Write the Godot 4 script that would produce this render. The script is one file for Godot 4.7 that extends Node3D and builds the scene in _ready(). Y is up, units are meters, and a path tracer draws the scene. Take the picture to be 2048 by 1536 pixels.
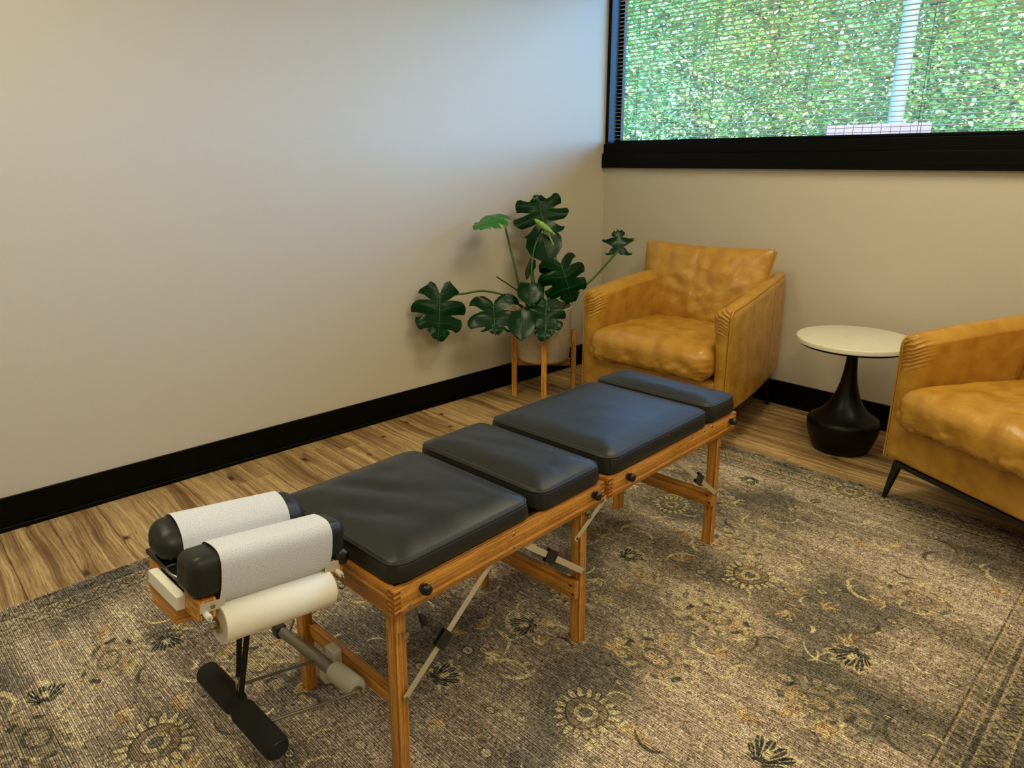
extends Node3D

# ---------------------------------------------------------------- tuning
const EXPOSURE := 1.2
const PANEL := 2.3
const SKY_ENERGY := 19.5
const SUN_ENERGY := 7.0

var rng := RandomNumberGenerator.new()
var M := {}
var used := {}

# ---------------------------------------------------------------- naming helpers
func numbered(called: String) -> String:
	var n: int = used.get(called, 0)
	used[called] = n + 1
	return called if n == 0 else "%s_%03d" % [called, n]

func thing(called: String, label: String, category: String, at := Vector3.ZERO, turn := 0.0, group := "") -> Node3D:
	var o := Node3D.new()
	o.name = numbered(called)
	add_child(o)
	o.position = at
	o.rotation.y = turn
	o.set_meta("label", label)
	o.set_meta("category", category)
	if group != "":
		o.set_meta("group", group)
	return o

func holder(called: String, parent: Node3D, xf := Transform3D.IDENTITY) -> Node3D:
	var o := Node3D.new()
	o.name = called
	parent.add_child(o, true)
	o.transform = xf
	return o

func put(called: String, mesh: Mesh, m: Material, parent: Node3D = null, xf := Transform3D.IDENTITY) -> MeshInstance3D:
	var o := MeshInstance3D.new()
	o.mesh = mesh
	o.material_override = m
	o.transform = xf
	if parent == null:
		o.name = numbered(called)
		add_child(o)
	else:
		o.name = called
		parent.add_child(o, true)
	return o

func tag(o: Node3D, label: String, category: String, group := "") -> void:
	o.set_meta("label", label)
	o.set_meta("category", category)
	if group != "":
		o.set_meta("group", group)

func structure(o: Node3D, label: String) -> void:
	o.set_meta("kind", "structure")
	o.set_meta("label", label)

# ---------------------------------------------------------------- mesh helpers
var second_uv := 0.0
func begin() -> SurfaceTool:
	var st := SurfaceTool.new()
	st.begin(Mesh.PRIMITIVE_TRIANGLES)
	st.set_smooth_group(0)
	return st

func done(st: SurfaceTool, smooth := false) -> ArrayMesh:
	if smooth:
		st.generate_normals()
	st.index()
	return st.commit()

func snapv(p: Vector3) -> Vector3:
	return p.snapped(Vector3(1e-5, 1e-5, 1e-5))

func vert(st: SurfaceTool, p: Vector3, n: Vector3, uv: Vector2) -> void:
	st.set_normal(n)
	if second_uv > 0.0:
		st.set_uv2(Vector2(p.x, p.z) * second_uv)
	st.set_uv(uv)
	st.add_vertex(snapv(p))

# corners counter-clockwise as seen from outside
func quad(st: SurfaceTool, P: Array, N: Array, U: Array) -> void:
	for i in [0, 2, 1, 0, 3, 2]:
		vert(st, P[i], N[i], U[i])

func steps(h: float, r: float, k: int, m: int) -> PackedFloat32Array:
	var a := PackedFloat32Array()
	if r > 0.0:
		for j in k:
			a.append(-(h - r) - r * tan(PI / 4.0 * (1.0 - float(j) / k)))
	for j in m + 1:
		a.append(lerpf(-(h - r), h - r, float(j) / m))
	if r > 0.0:
		for j in k:
			a.append((h - r) + r * tan(PI / 4.0 * float(j + 1) / k))
	return a

# rounded box; grain: axis the u coordinate follows (-1: longest)
func rbox(st: SurfaceTool, xf: Transform3D, size: Vector3, r := 0.002, k := 1, m := Vector3i(1, 1, 1), deform = null, grain := -1, uvs := 1.0, uvo := Vector2.ZERO) -> void:
	var h := size / 2.0
	r = minf(r, minf(h.x, minf(h.y, h.z)) * 0.999)
	if grain < 0:
		grain = size.max_axis_index()
	var inn := h - Vector3(r, r, r)
	var C := [steps(h.x, r, k, m.x), steps(h.y, r, k, m.y), steps(h.z, r, k, m.z)]
	for a in 3:
		var u := (a + 1) % 3
		var v := (a + 2) % 3
		var cu: PackedFloat32Array = C[u]
		var cv: PackedFloat32Array = C[v]
		for s in [-1.0, 1.0]:
			var P := []
			var N := []
			var T := []
			for j in cv.size():
				for i in cu.size():
					var p := Vector3.ZERO
					p[a] = s * h[a]
					p[u] = cu[i]
					p[v] = cv[j]
					var q := p.clamp(-inn, inn)
					var d := p - q
					var n := d.normalized() if r > 0.0 else Vector3.ZERO
					if r <= 0.0:
						n[a] = s
					var pos := q + n * r
					var uu: float = pos[grain] if a != grain else pos[u]
					var other := v if u == grain else u
					if a == grain:
						other = v
					var uv := Vector2(uu * uvs, (pos[other] + (0.31 * a + 0.17 * s)) * uvs) + uvo
					if deform != null:
						pos = deform.call(pos, n)
					P.append(xf * pos)
					N.append((xf.basis * n).normalized())
					T.append(uv)
			var w := cu.size()
			for j in cv.size() - 1:
				for i in w - 1:
					var q4 := [j * w + i, j * w + i + 1, (j + 1) * w + i + 1, (j + 1) * w + i]
					if s < 0:
						q4.reverse()
					quad(st, [P[q4[0]], P[q4[1]], P[q4[2]], P[q4[3]]], [N[q4[0]], N[q4[1]], N[q4[2]], N[q4[3]]], [T[q4[0]], T[q4[1]], T[q4[2]], T[q4[3]]])

func span(a: Vector3, b: Vector3) -> Transform3D:
	return Transform3D(Basis.IDENTITY, (a + b) / 2.0)

# a box between two corners
func block(called: String, a: Vector3, b: Vector3, m: Material, parent: Node3D = null, r := 0.002, grain := -1, k := 1, uvo := Vector2.ZERO) -> MeshInstance3D:
	var st := begin()
	rbox(st, Transform3D.IDENTITY, (b - a).abs(), r, k, Vector3i(1, 1, 1), null, grain, 1.0, uvo)
	return put(called, done(st), m, parent, span(a, b))

func aim(a: Vector3, b: Vector3, up := Vector3.UP) -> Transform3D:
	# local z along a->b, y close to up, origin in the middle
	var z := (b - a).normalized()
	if absf(z.dot(up)) > 0.98:
		up = Vector3.RIGHT
	var x := up.cross(z).normalized()
	return Transform3D(Basis(x, z.cross(x), z), (a + b) / 2.0)

func bar(called: String, a: Vector3, b: Vector3, w: float, t: float, up: Vector3, m: Material, parent: Node3D, r := 0.001) -> MeshInstance3D:
	var st := begin()
	rbox(st, Transform3D.IDENTITY, Vector3(w, t, a.distance_to(b)), r, 1)
	return put(called, done(st), m, parent, aim(a, b, up))

func tube(st: SurfaceTool, pts: Array, r, sides := 8, caps := true) -> void:
	var n := pts.size()
	var side := Vector3.ZERO
	var rings := []
	var norms := []
	var along := 0.0
	var us := []
	for i in n:
		var t: Vector3 = (pts[mini(i + 1, n - 1)] - pts[maxi(i - 1, 0)]).normalized()
		if side == Vector3.ZERO:
			side = t.cross(Vector3.UP if absf(t.y) < 0.9 else Vector3.RIGHT).normalized()
		else:
			side = (side - t * side.dot(t)).normalized()
		var up := side.cross(t)
		var rr: float = r[i] if r is Array else r
		var ring := []
		var nn := []
		for k in sides + 1:
			var a := TAU * (k % sides) / sides
			var d := side * cos(a) + up * sin(a)
			nn.append(d)
			ring.append(pts[i] + d * rr)
		rings.append(ring)
		norms.append(nn)
		if i > 0:
			along += pts[i].distance_to(pts[i - 1])
		us.append(along)
	for i in n - 1:
		for k in sides:
			quad(st, [rings[i][k + 1], rings[i][k], rings[i + 1][k], rings[i + 1][k + 1]], [norms[i][k + 1], norms[i][k], norms[i + 1][k], norms[i + 1][k + 1]], [Vector2(us[i], (k + 1.0) / sides), Vector2(us[i], float(k) / sides), Vector2(us[i + 1], float(k) / sides), Vector2(us[i + 1], (k + 1.0) / sides)])
	if caps:
		for e in 2:
			var i := 0 if e == 0 else n - 1
			var d: Vector3 = (pts[0] - pts[1]).normalized() if e == 0 else (pts[n - 1] - pts[n - 2]).normalized()
			for k in sides:
				var tri := [pts[i], rings[i][k + 1], rings[i][k]] if e == 0 else [pts[i], rings[i][k], rings[i][k + 1]]
				for p in tri:
					vert(st, p, d, Vector2.ZERO)

func rod(called: String, pts: Array, r, m: Material, parent: Node3D, sides := 8) -> MeshInstance3D:
	var st := begin()
	tube(st, pts, r, sides)
	return put(called, done(st), m, parent)

# profile: Vector2(radius, height), from bottom to top on the outside
func lathe(st: SurfaceTool, prof: Array, segs := 48, xf := Transform3D.IDENTITY, uw := 1.0) -> void:
	var n := prof.size()
	var sn := []
	for i in n - 1:
		var d: Vector2 = prof[i + 1] - prof[i]
		sn.append(Vector2(d.y, -d.x).normalized())
	var acc := 0.0
	for i in n - 1:
		var a: Vector2 = sn[i]
		var b: Vector2 = sn[i]
		if i > 0 and sn[i - 1].dot(sn[i]) > 0.6:
			a = (sn[i - 1] + sn[i]).normalized()
		if i < n - 2 and sn[i + 1].dot(sn[i]) > 0.6:
			b = (sn[i + 1] + sn[i]).normalized()
		var l: float = prof[i].distance_to(prof[i + 1])
		for k in segs:
			var P := []
			var N := []
			var T := []
			for c in [[k + 1, i, a, acc], [k, i, a, acc], [k, i + 1, b, acc + l], [k + 1, i + 1, b, acc + l]]:
				var ang: float = TAU * (c[0] % segs) / segs
				var q: Vector2 = prof[c[1]]
				P.append(xf * Vector3(cos(ang) * q.x, q.y, sin(ang) * q.x))
				N.append((xf.basis * Vector3(cos(ang) * c[2].x, c[2].y, sin(ang) * c[2].x)).normalized())
				T.append(Vector2(uw * c[0] / segs, c[3]))
			quad(st, P, N, T)
		acc += l

func turned(called: String, prof: Array, m: Material, parent: Node3D, xf := Transform3D.IDENTITY, segs := 32) -> MeshInstance3D:
	var st := begin()
	lathe(st, prof, segs)
	return put(called, done(st), m, parent, xf)

# a small round-headed screw or knob with its axis along local y
func axis_to(at: Vector3, d: Vector3) -> Transform3D:
	var y := d.normalized()
	var x := y.cross(Vector3.UP if absf(y.y) < 0.9 else Vector3.RIGHT).normalized()
	return Transform3D(Basis(x, y, x.cross(y)), at)

# a sheet with thickness from vertices and counter-clockwise triangles
func shell(V: PackedVector3Array, T: PackedInt32Array, uv: PackedVector2Array, th: float) -> ArrayMesh:
	var merged := {}
	var id := PackedInt32Array()
	for i in V.size():
		var key := V[i].snapped(Vector3(1e-5, 1e-5, 1e-5))
		if not merged.has(key):
			merged[key] = i
		id.append(merged[key])
	var N := PackedVector3Array()
	N.resize(V.size())
	var edges := {}
	for t in range(0, T.size(), 3):
		var a := id[T[t]]
		var b := id[T[t + 1]]
		var c := id[T[t + 2]]
		if a == b or b == c or a == c:
			continue
		var n := (V[b] - V[a]).cross(V[c] - V[a])
		N[a] += n
		N[b] += n
		N[c] += n
		for e in [[a, b], [b, c], [c, a]]:
			if edges.has([e[1], e[0]]):
				edges.erase([e[1], e[0]])
			else:
				edges[e] = true
	var st := begin()
	for t in range(0, T.size(), 3):
		var tri := [T[t], T[t + 1], T[t + 2]]
		for o in [0, 2, 1]:
			var i: int = tri[o]
			var n := N[id[i]].normalized()
			vert(st, V[id[i]] + n * th / 2, n, uv[i])
		for o in 3:
			var i: int = tri[o]
			var n := N[id[i]].normalized()
			vert(st, V[id[i]] - n * th / 2, -n, uv[i])
	for e in edges:
		var na := N[e[0]].normalized()
		var nb := N[e[1]].normalized()
		var o := (V[e[1]] - V[e[0]]).cross(na).normalized()
		quad(st, [V[e[0]] + na * th / 2, V[e[0]] - na * th / 2, V[e[1]] - nb * th / 2, V[e[1]] + nb * th / 2], [o, o, o, o], [uv[e[0]], uv[e[0]], uv[e[1]], uv[e[1]]])
	return done(st)

func smooth_path(P: Array, per: int) -> Array:
	var out := []
	for i in P.size() - 1:
		var a: Vector3 = P[maxi(i - 1, 0)]
		var d: Vector3 = P[mini(i + 2, P.size() - 1)]
		for k in per:
			out.append(P[i].cubic_interpolate(P[i + 1], a, d, float(k) / per))
	out.append(P[-1])
	return out

# ---------------------------------------------------------------- textures
func noise_bytes(seed_: int, freq: float, w: int, h: int, W: int, H: int, oct := 3, kind := FastNoiseLite.TYPE_SIMPLEX_SMOOTH) -> PackedByteArray:
	var f := FastNoiseLite.new()
	f.seed = seed_
	f.noise_type = kind
	f.frequency = freq
	f.fractal_octaves = oct
	if oct == 1:
		f.fractal_type = FastNoiseLite.FRACTAL_NONE
	var im := f.get_image(w, h, false, false, true)
	im.convert(Image.FORMAT_L8)
	if w != W or h != H:
		im.resize(W, H, Image.INTERPOLATE_CUBIC)
	return im.get_data()

func from_bytes(rgb: PackedByteArray, w: int, h: int, gray := false) -> ImageTexture:
	return ImageTexture.create_from_image(Image.create_from_data(w, h, false, Image.FORMAT_L8 if gray else Image.FORMAT_RGB8, rgb))

func noise_tex(freq: float, normal: bool, strength := 4.0, size := 256, kind := FastNoiseLite.TYPE_SIMPLEX_SMOOTH, oct := 3, ramp: Gradient = null, seed_ := 1) -> NoiseTexture2D:
	var f := FastNoiseLite.new()
	f.noise_type = kind
	f.frequency = freq
	f.fractal_octaves = oct
	f.seed = seed_
	if kind == FastNoiseLite.TYPE_CELLULAR:
		f.cellular_return_type = FastNoiseLite.RETURN_DISTANCE
	var t := NoiseTexture2D.new()
	t.width = size
	t.height = size
	t.seamless = true
	t.noise = f
	t.as_normal_map = normal
	t.bump_strength = strength
	t.color_ramp = ramp
	return t

func grad(stops: Array) -> Gradient:
	var g := Gradient.new()
	var o := PackedFloat32Array()
	var c := PackedColorArray()
	for s in stops:
		o.append(s[0])
		c.append(s[1])
	g.offsets = o
	g.colors = c
	return g

func solid(called: String, c: Color, rough: float, metal := 0.0, spec := 0.5) -> StandardMaterial3D:
	var m := StandardMaterial3D.new()
	m.resource_name = called
	m.albedo_color = c
	m.roughness = rough
	m.metallic = metal
	m.metallic_specular = spec
	M[called] = m
	return m

func bumpy(m: StandardMaterial3D, t: Texture2D, scale: float, amount: float) -> void:
	m.normal_enabled = true
	m.normal_texture = t
	m.normal_scale = amount
	m.uv1_triplanar = true
	m.uv1_scale = Vector3.ONE * scale

func wood_texture(w: int, h: int, strips: int, seed_: int, dark: Color, light: Color, contrast: float, knots: int, pores: float, bend := 0.06, stretch := 1.0) -> ImageTexture:
	var broad := noise_bytes(seed_, 0.02, int(48 / stretch), h, w, h, 3)
	var fine := noise_bytes(seed_ + 1, 0.11, int(64 / stretch), h, w, h, 3)
	var pore := noise_bytes(seed_ + 2, 0.35, int(128 / stretch), h, w, h, 2)
	var mott := noise_bytes(seed_ + 3, 0.02, 128, 128, w, h, 3)
	var warp := noise_bytes(seed_ + 4, 0.03, 96, 96, w, h, 2)
	var sh := h / strips
	var K := []
	rng.seed = seed_
	for i in knots:
		K.append([rng.randf_range(0.04, 0.96) * w, rng.randf_range(0.0, 1.0) * h, rng.randf_range(9.0, 26.0), rng.randf_range(5.0, 9.0)])
	var tone := []
	for s in strips:
		tone.append(rng.randf_range(-0.13, 0.13))
	var out := PackedByteArray()
	out.resize(w * h * 3)
	for y in h:
		var s := mini(y / sh, strips - 1)
		var near := []
		for q in K:
			if absf(q[1] - y) < 40.0 and int(q[1]) / sh == s:
				near.append(q)
		for x in w:
			var dy := (warp[y * w + x] - 128) * bend
			var kd := 0.0
			for q in near:
				var ex: float = (x - q[0]) / (q[2] * 2.6)
				var ey: float = (y - q[1]) / (q[3] * 2.2)
				var d := ex * ex + ey * ey
				if d < 9.0:
					var g := exp(-d)
					kd += exp(-d * 5.0)
					dy += g * signf(ey) * 10.0
			var yy := clampi(int(y + dy), s * sh, s * sh + sh - 1)
			var i := yy * w + x
			var t: float = 0.52 + ((broad[i] - 128) * 0.0052 + (fine[i] - 128) * 0.0042) * contrast + (mott[y * w + x] - 128) * 0.0012 + tone[s]
			var p := pore[i]
			if p > 158:
				t -= (p - 158) * 0.012 * pores
			t = clampf(t, 0.0, 1.0)
			var c := dark.lerp(light, t)
			if kd > 0.02:
				c = c.lerp(Color(0.16, 0.10, 0.05), minf(kd, 0.75))
			var o := (y * w + x) * 3
			out[o] = int(c.r * 255.0)
			out[o + 1] = int(c.g * 255.0)
			out[o + 2] = int(c.b * 255.0)
	return from_bytes(out, w, h)

# ---- the rug: drawn in metres from its far left corner
const RUG_W := 2.73
const RUG_L := 3.66
const RTX := 1440
const RTY := 1930
var rug := PackedByteArray()
var rug_n := PackedByteArray()
var rug_h := PackedByteArray()

func rug_px(x: int, y: int, c: Color, a: float) -> void:
	if x < 0 or y < 0 or x >= RTX or y >= RTY:
		return
	var o := (y * RTX + x) * 3
	a *= 0.55 + 0.45 * clampf((rug_n[y * RTX + x] - 70) / 90.0, 0.0, 1.0)
	rug[o] = int(lerpf(rug[o], c.r * 255.0, a))
	rug[o + 1] = int(lerpf(rug[o + 1], c.g * 255.0, a))
	rug[o + 2] = int(lerpf(rug[o + 2], c.b * 255.0, a))

# fills what inside(x, y) in metres round (cx, cz) gives as [Color, alpha] or null
func stamp(cx: float, cz: float, r: float, inside: Callable) -> void:
	var s := RTX / RUG_W
	for y in range(int((cz - r) * s), int((cz + r) * s) + 1):
		for x in range(int((cx - r) * s), int((cx + r) * s) + 1):
			var v = inside.call(x / s - cx, y / s - cz)
			if v != null:
				rug_px(x, y, v[0], v[1])

var cream := Color(0.95, 0.86, 0.66)
var navy := Color(0.15, 0.18, 0.18)
var taupe := Color(0.58, 0.49, 0.37)

func rosette(cx: float, cz: float, R: float, turn: float, petals: int, strength: float) -> void:
	stamp(cx, cz, R * 1.1, func(x, y):
		var r := sqrt(x * x + y * y * 1.0) / R
		var a := atan2(y, x) + turn
		var w := fposmod(a / TAU * petals, 1.0) - 0.5
		var seg := floorf(a / TAU * petals)
		r *= 1.0 + 0.05 * sin(seg * 7.3)
		if r < 0.16:
			return [Color(0.44, 0.45, 0.43), strength]
		if r < 0.20:
			return [navy, 0.5 * strength]
		if r < 0.36:
			return [cream, 0.85 * strength]
		if r < 0.40:
			return [navy, 0.45 * strength]
		if r < 0.60:
			return [taupe, 0.7 * strength]
		if r < 0.65:
			return [navy, 0.75 * strength]
		var pw := 0.42 * sin(clampf((1.02 - r) / 0.36, 0.0, 1.0) * PI * 0.5 + 0.35)
		if r < 1.02 and absf(w) < pw - 0.07:
			return [cream, strength]
		if r < 1.06 and absf(w) < pw + 0.06:
			return [navy, 0.55 * strength]
		return null)

func palmette(cx: float, cz: float, R: float, turn: float, strength: float) -> void:
	var ct := cos(turn)
	var sn := sin(turn)
	stamp(cx, cz, R * 1.35, func(x0, y0):
		var x: float = (x0 * ct + y0 * sn) / R
		var y: float = (-x0 * sn + y0 * ct) / R
		if absf(x) < 0.15 and absf(y) < 0.26 - 0.5 * absf(x):
			return [cream, strength]
		var r := sqrt(x * x + (y + 0.62) * (y + 0.62))
		var a := absf(atan2(x, y + 0.62))
		var k := floorf(a / 0.36)
		var w := absf(fposmod(a / 0.36, 1.0) - 0.5)
		var top := (1.28 - 0.10 * k * k + (0.12 if int(k) % 2 == 1 else 0.0)) * (1.0 - 0.55 * w * w * 2.0)
		if a > 1.75 or r < 0.14:
			return null
		if r < top:
			if w > 0.40 and r > 0.3:
				return [cream, 0.85 * strength]
			if r > top * 0.55 and w < 0.07:
				return [cream, 0.5 * strength]
			return [navy, strength]
		if r < top + 0.24 and w < 0.46:
			return [cream, 0.75 * strength]
		return null)

func medallion(cx: float, cz: float, R: float, turn: float, strength: float) -> void:
	var ct := cos(turn)
	var sn := sin(turn)
	stamp(cx, cz, R * 1.1, func(x0, y0):
		var x: float = (x0 * ct + y0 * sn) / R
		var y: float = (-x0 * sn + y0 * ct) / R
		var r := sqrt(x * x * 0.75 + y * y * 1.6)
		var a := atan2(y, x)
		if r < 0.22:
			return [cream if sin(a * 8.0) * sin(r * 40.0) > -0.2 else taupe, 0.75 * strength]
		if r < 0.30:
			return [navy, 0.35 * strength]
		if r < 0.52:
			return [taupe.lerp(cream, 0.55), 0.6 * strength]
		if r < 0.62 and sin(a * 9.0) > 0.1:
			return [navy if sin(a * 2.0 + 1.0) > 0.3 else Color(0.42, 0.41, 0.36), 0.7 * strength]
		if r < 0.86 and sin(a * 14.0) > -0.35:
			return [cream, 0.65 * strength]
		return null)

func stroke(pts: Array, w: float, c: Color, a: float) -> void:
	var s := RTX / RUG_W
	for i in pts.size() - 1:
		var n := int(pts[i].distance_to(pts[i + 1]) * s * 1.2) + 1
		for k in n:
			var p: Vector2 = pts[i].lerp(pts[i + 1], float(k) / n)
			var ww := w * (0.5 + 0.5 * sin(PI * (i + float(k) / n) / (pts.size() - 1)))
			var r := maxf(ww * s / 2.0, 0.6)
			for y in range(int(p.y * s - r), int(p.y * s + r) + 1):
				for x in range(int(p.x * s - r), int(p.x * s + r) + 1):
					if Vector2(x - p.x * s, y - p.y * s).length() <= r:
						rug_px(x, y, c, a)

func rug_texture() -> void:
	var field := noise_bytes(11, 0.012, 360, 480, RTX, RTY, 3)
	var abrash := noise_bytes(12, 0.03, 40, 480, RTX, RTY, 3)
	rug_n = noise_bytes(13, 0.16, 480, RTY, RTX, RTY, 2)
	var mott := noise_bytes(14, 0.16, RTX / 3, RTY, RTX, RTY, 4)
	var dash := noise_bytes(15, 0.3, 480, RTY, RTX, RTY, 2)
	rug.resize(RTX * RTY * 3)
	rug_h.resize(RTX * RTY)
	var s := RTX / RUG_W
	var per := 0.0078 * s
	for y in RTY:
		var mz := y / s
		var dz := minf(mz, RUG_L - mz)
		for x in RTX:
			var i := y * RTX + x
			var mx := x / s
			var d := minf(minf(mx, RUG_W - mx), dz)
			var f := (field[i] - 128) / 128.0
			var b := (abrash[i] - 128) / 128.0
			var t := 0.5 + f * 0.28 + b * 0.40 + (mott[i] - 128) / 128.0 * 0.42
			var r := lerpf(0.47, 0.88, t)
			var g := lerpf(0.425, 0.80, t)
			var bl := lerpf(0.375, 0.705, t)
			if f < -0.12:
				var q := minf((-0.12 - f) * 1.6, 0.5)
				r = lerpf(r, 0.40, q)
				g = lerpf(g, 0.40, q)
				bl = lerpf(bl, 0.38, q)
			if mott[i] > 176:
				r += 0.07
				g += 0.06
				bl += 0.04
			if d < 0.235:
				var along := mz if d < dz else mx
				var k := 0.0
				var dk := 0.0
				if d < 0.007 or absf(d - 0.090) < 0.0035 or absf(d - 0.155) < 0.0035 or absf(d - 0.178) < 0.003 or absf(d - 0.225) < 0.0035:
					k = 0.8
				elif d < 0.087:
					dk = 0.42 + 0.2 * f
					if sin(along * 26.0) * sin(d * 95.0) > 0.55:
						dk = 0.85
				elif d < 0.152:
					var e := (d - 0.122) / 0.030
					var zz := absf(fposmod(along / 0.085, 1.0) * 2.0 - 1.0) * 2.0 - 1.0
					k = 0.62
					if absf(e - zz) < 0.22 or absf(e + zz) < 0.22:
						k = 0.0
						dk = 0.6
					elif absf(e) < 0.35 and absf(absf(zz) - 1.0) < 0.35:
						k = 0.0
						dk = 0.45
				elif d < 0.175:
					dk = 0.6 if absf(d - 0.166) < 0.005 else 0.2
				elif d < 0.222:
					dk = 0.3
					if absf(fposmod(along / 0.03 + (d - 0.2) * 14.0, 1.0) - 0.5) < 0.16:
						dk = 0.0
						k = 0.5
				else:
					dk = 0.65
				var wear := clampf((rug_n[i] - 80) / 80.0, 0.35, 1.0)
				r = lerpf(lerpf(r, 0.78, k * wear), 0.20, dk * wear)
				g = lerpf(lerpf(g, 0.69, k * wear), 0.20, dk * wear)
				bl = lerpf(lerpf(bl, 0.52, k * wear), 0.18, dk * wear)
			var o := i * 3
			rug[o] = clampi(int(r * 255.0), 0, 255)
			rug[o + 1] = clampi(int(g * 255.0), 0, 255)
			rug[o + 2] = clampi(int(bl * 255.0), 0, 255)
	# motifs, measured in rug metres
	rng.seed = 77
	for k in 760:
		var p := Vector2(rng.randf_range(0.26, RUG_W - 0.26), rng.randf_range(0.26, RUG_L - 0.26))
		var a := rng.randf_range(0, TAU)
		var q := rng.randf()
		if q < 0.45:
			var rr := rng.randf_range(0.008, 0.02)
			var el := rng.randf_range(0.5, 0.9)
			stamp(p.x, p.y, rr * 1.4, func(x, y):
				var d := sqrt(x * x + y * y / (el * el)) / rr
				return [navy, 0.4] if d > 0.85 and d < 1.2 else [cream, 0.75] if d < 0.85 and d > 0.35 else null)
		elif q < 0.8:
			var L := rng.randf_range(0.04, 0.13)
			var pts := []
			for j in 6:
				pts.append(p + Vector2(cos(a + j * 0.22), sin(a + j * 0.22)) * L * j / 5.0)
			stroke(pts, rng.randf_range(0.006, 0.016), cream if rng.randf() < 0.82 else Color(0.40, 0.38, 0.33), 0.42)
		else:
			for j in 5:
				var e := a + (j - 2) * 0.45
				stroke([p, p + Vector2(cos(e), sin(e)) * 0.03, p + Vector2(cos(e + 0.3), sin(e + 0.3)) * 0.055], 0.010, cream.lerp(Color(0.7, 0.55, 0.36), rng.randf()), 0.5)
	for v in [Vector2(0.65, 0.35), Vector2(1.62, 0.9), Vector2(2.25, 0.8), Vector2(2.2, 1.55), Vector2(1.75, 1.35), Vector2(0.9, 2.6), Vector2(0.75, 3.15), Vector2(1.3, 0.6)]:
		medallion(v.x, v.y, 0.15, rng.randf_range(-0.5, 0.5), 0.75)
	for m in RUG_MED:
		medallion(m[0], m[1], m[2], m[3], 0.95)
	for m in RUG_ROS:
		rosette(m[0], m[1], m[2] * 0.76, m[3], 19, 0.8)
	for m in RUG_PAL:
		palmette(m[0], m[1], m[2] * 0.8, m[3], 0.88)
	# weft ribs worn to dashes
	for y in RTY:
		var ph := fposmod(y / per, 1.0)
		var rib := 1.0 if ph < 0.42 else 0.0
		for x in RTX:
			var i := y * RTX + x
			var g := dash[i]
			rug_h[i] = clampi(int(120 + (0.0 if rib > 0.5 else 60.0) + (mott[i] - 128) * 0.3), 0, 255)
			var k := 1.0
			if rib > 0.5:
				k = 1.0 - clampf((g - 84) / 95.0, 0.0, 1.0) * 0.24
			else:
				k = 1.0 + clampf((g - 110) / 90.0, -0.3, 0.5) * 0.30 + 0.10
			var o := i * 3
			rug[o] = clampi(int(rug[o] * k), 0, 255)
			rug[o + 1] = clampi(int(rug[o + 1] * k), 0, 255)
			rug[o + 2] = clampi(int(rug[o + 2] * k), 0, 255)

const RUG_ROS := [[1.0, 2.93, 0.135, 0.1], [1.756, 2.04, 0.125, 0.3], [1.758, 1.08, 0.13, 0.1], [1.76, 0.12, 0.12, 0.4], [1.24, 0.80, 0.11, 0.7]]
const RUG_PAL := [[0.58, 3.09, 0.085, 1.9], [0.59, 2.75, 0.085, -1.3], [1.36, 1.88, 0.085, 0.4], [1.36, 1.28, 0.085, 3.4], [2.20, 1.28, 0.1, 0.3], [2.19, 1.82, 0.1, 3.3], [1.355, 2.22, 0.085, 3.5], [1.37, 0.33, 0.085, 0.3]]
const RUG_MED := [[0.55, 2.91, 0.15, 0.5], [1.77, 1.71, 0.16, 0.2], [1.80, 1.40, 0.15, 2.9], [1.36, 1.62, 0.12, 0.6], [2.6, 2.2, 0.1, 0.0]]

# the knots of the pile, row by row, half a metre to the tile
func knot_texture() -> ImageTexture:
	var n := 1024
	var rows := 104
	var f := FastNoiseLite.new()
	f.seed = 41
	f.frequency = 0.16
	f.fractal_octaves = 2
	var a := noise_bytes(41, 0.30, 256, rows, 256, rows, 2)
	var b := noise_bytes(43, 0.10, 256, rows, 256, rows, 2)
	var fine := noise_bytes(42, 0.35, n, n, n, n, 1)
	var out := PackedByteArray()
	out.resize(n * n * 3)
	for y in n:
		var fy := float(y) * rows / n
		var r := mini(int(fy), rows - 1)
		var ph := fposmod(fy, 1.0)
		var wob := 0.06 * sin(r * 2.7)
		for x in n:
			var i := r * 256 + (x / 4)
			var i2 := r * 256 + mini(x / 4 + 1, 255)
			var v := lerpf(a[i], a[i2], (x % 4) / 4.0)
			var w := 0.24 + (v - 128) * 0.0042 + (b[i] - 128) * 0.0022
			var edge := absf(ph - 0.5 - wob) * 2.0
			var t := 1.0 - smoothstep(1.0 - w * 1.9, 1.0 - w * 1.1, edge)
			# split each row into knots
			var k := fposmod(x / 11.0 + (0.5 if r % 2 == 1 else 0.0), 1.0)
			if k < 0.16:
				t *= 0.93
			t = clampf(t + (fine[y * n + x] - 128) * 0.0018, 0.0, 1.0)
			var o := (y * n + x) * 3
			out[o] = int(lerpf(132, 255, t))
			out[o + 1] = int(lerpf(127, 255, t))
			out[o + 2] = int(lerpf(118, 255, t))
	return from_bytes(out, n, n)

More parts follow.
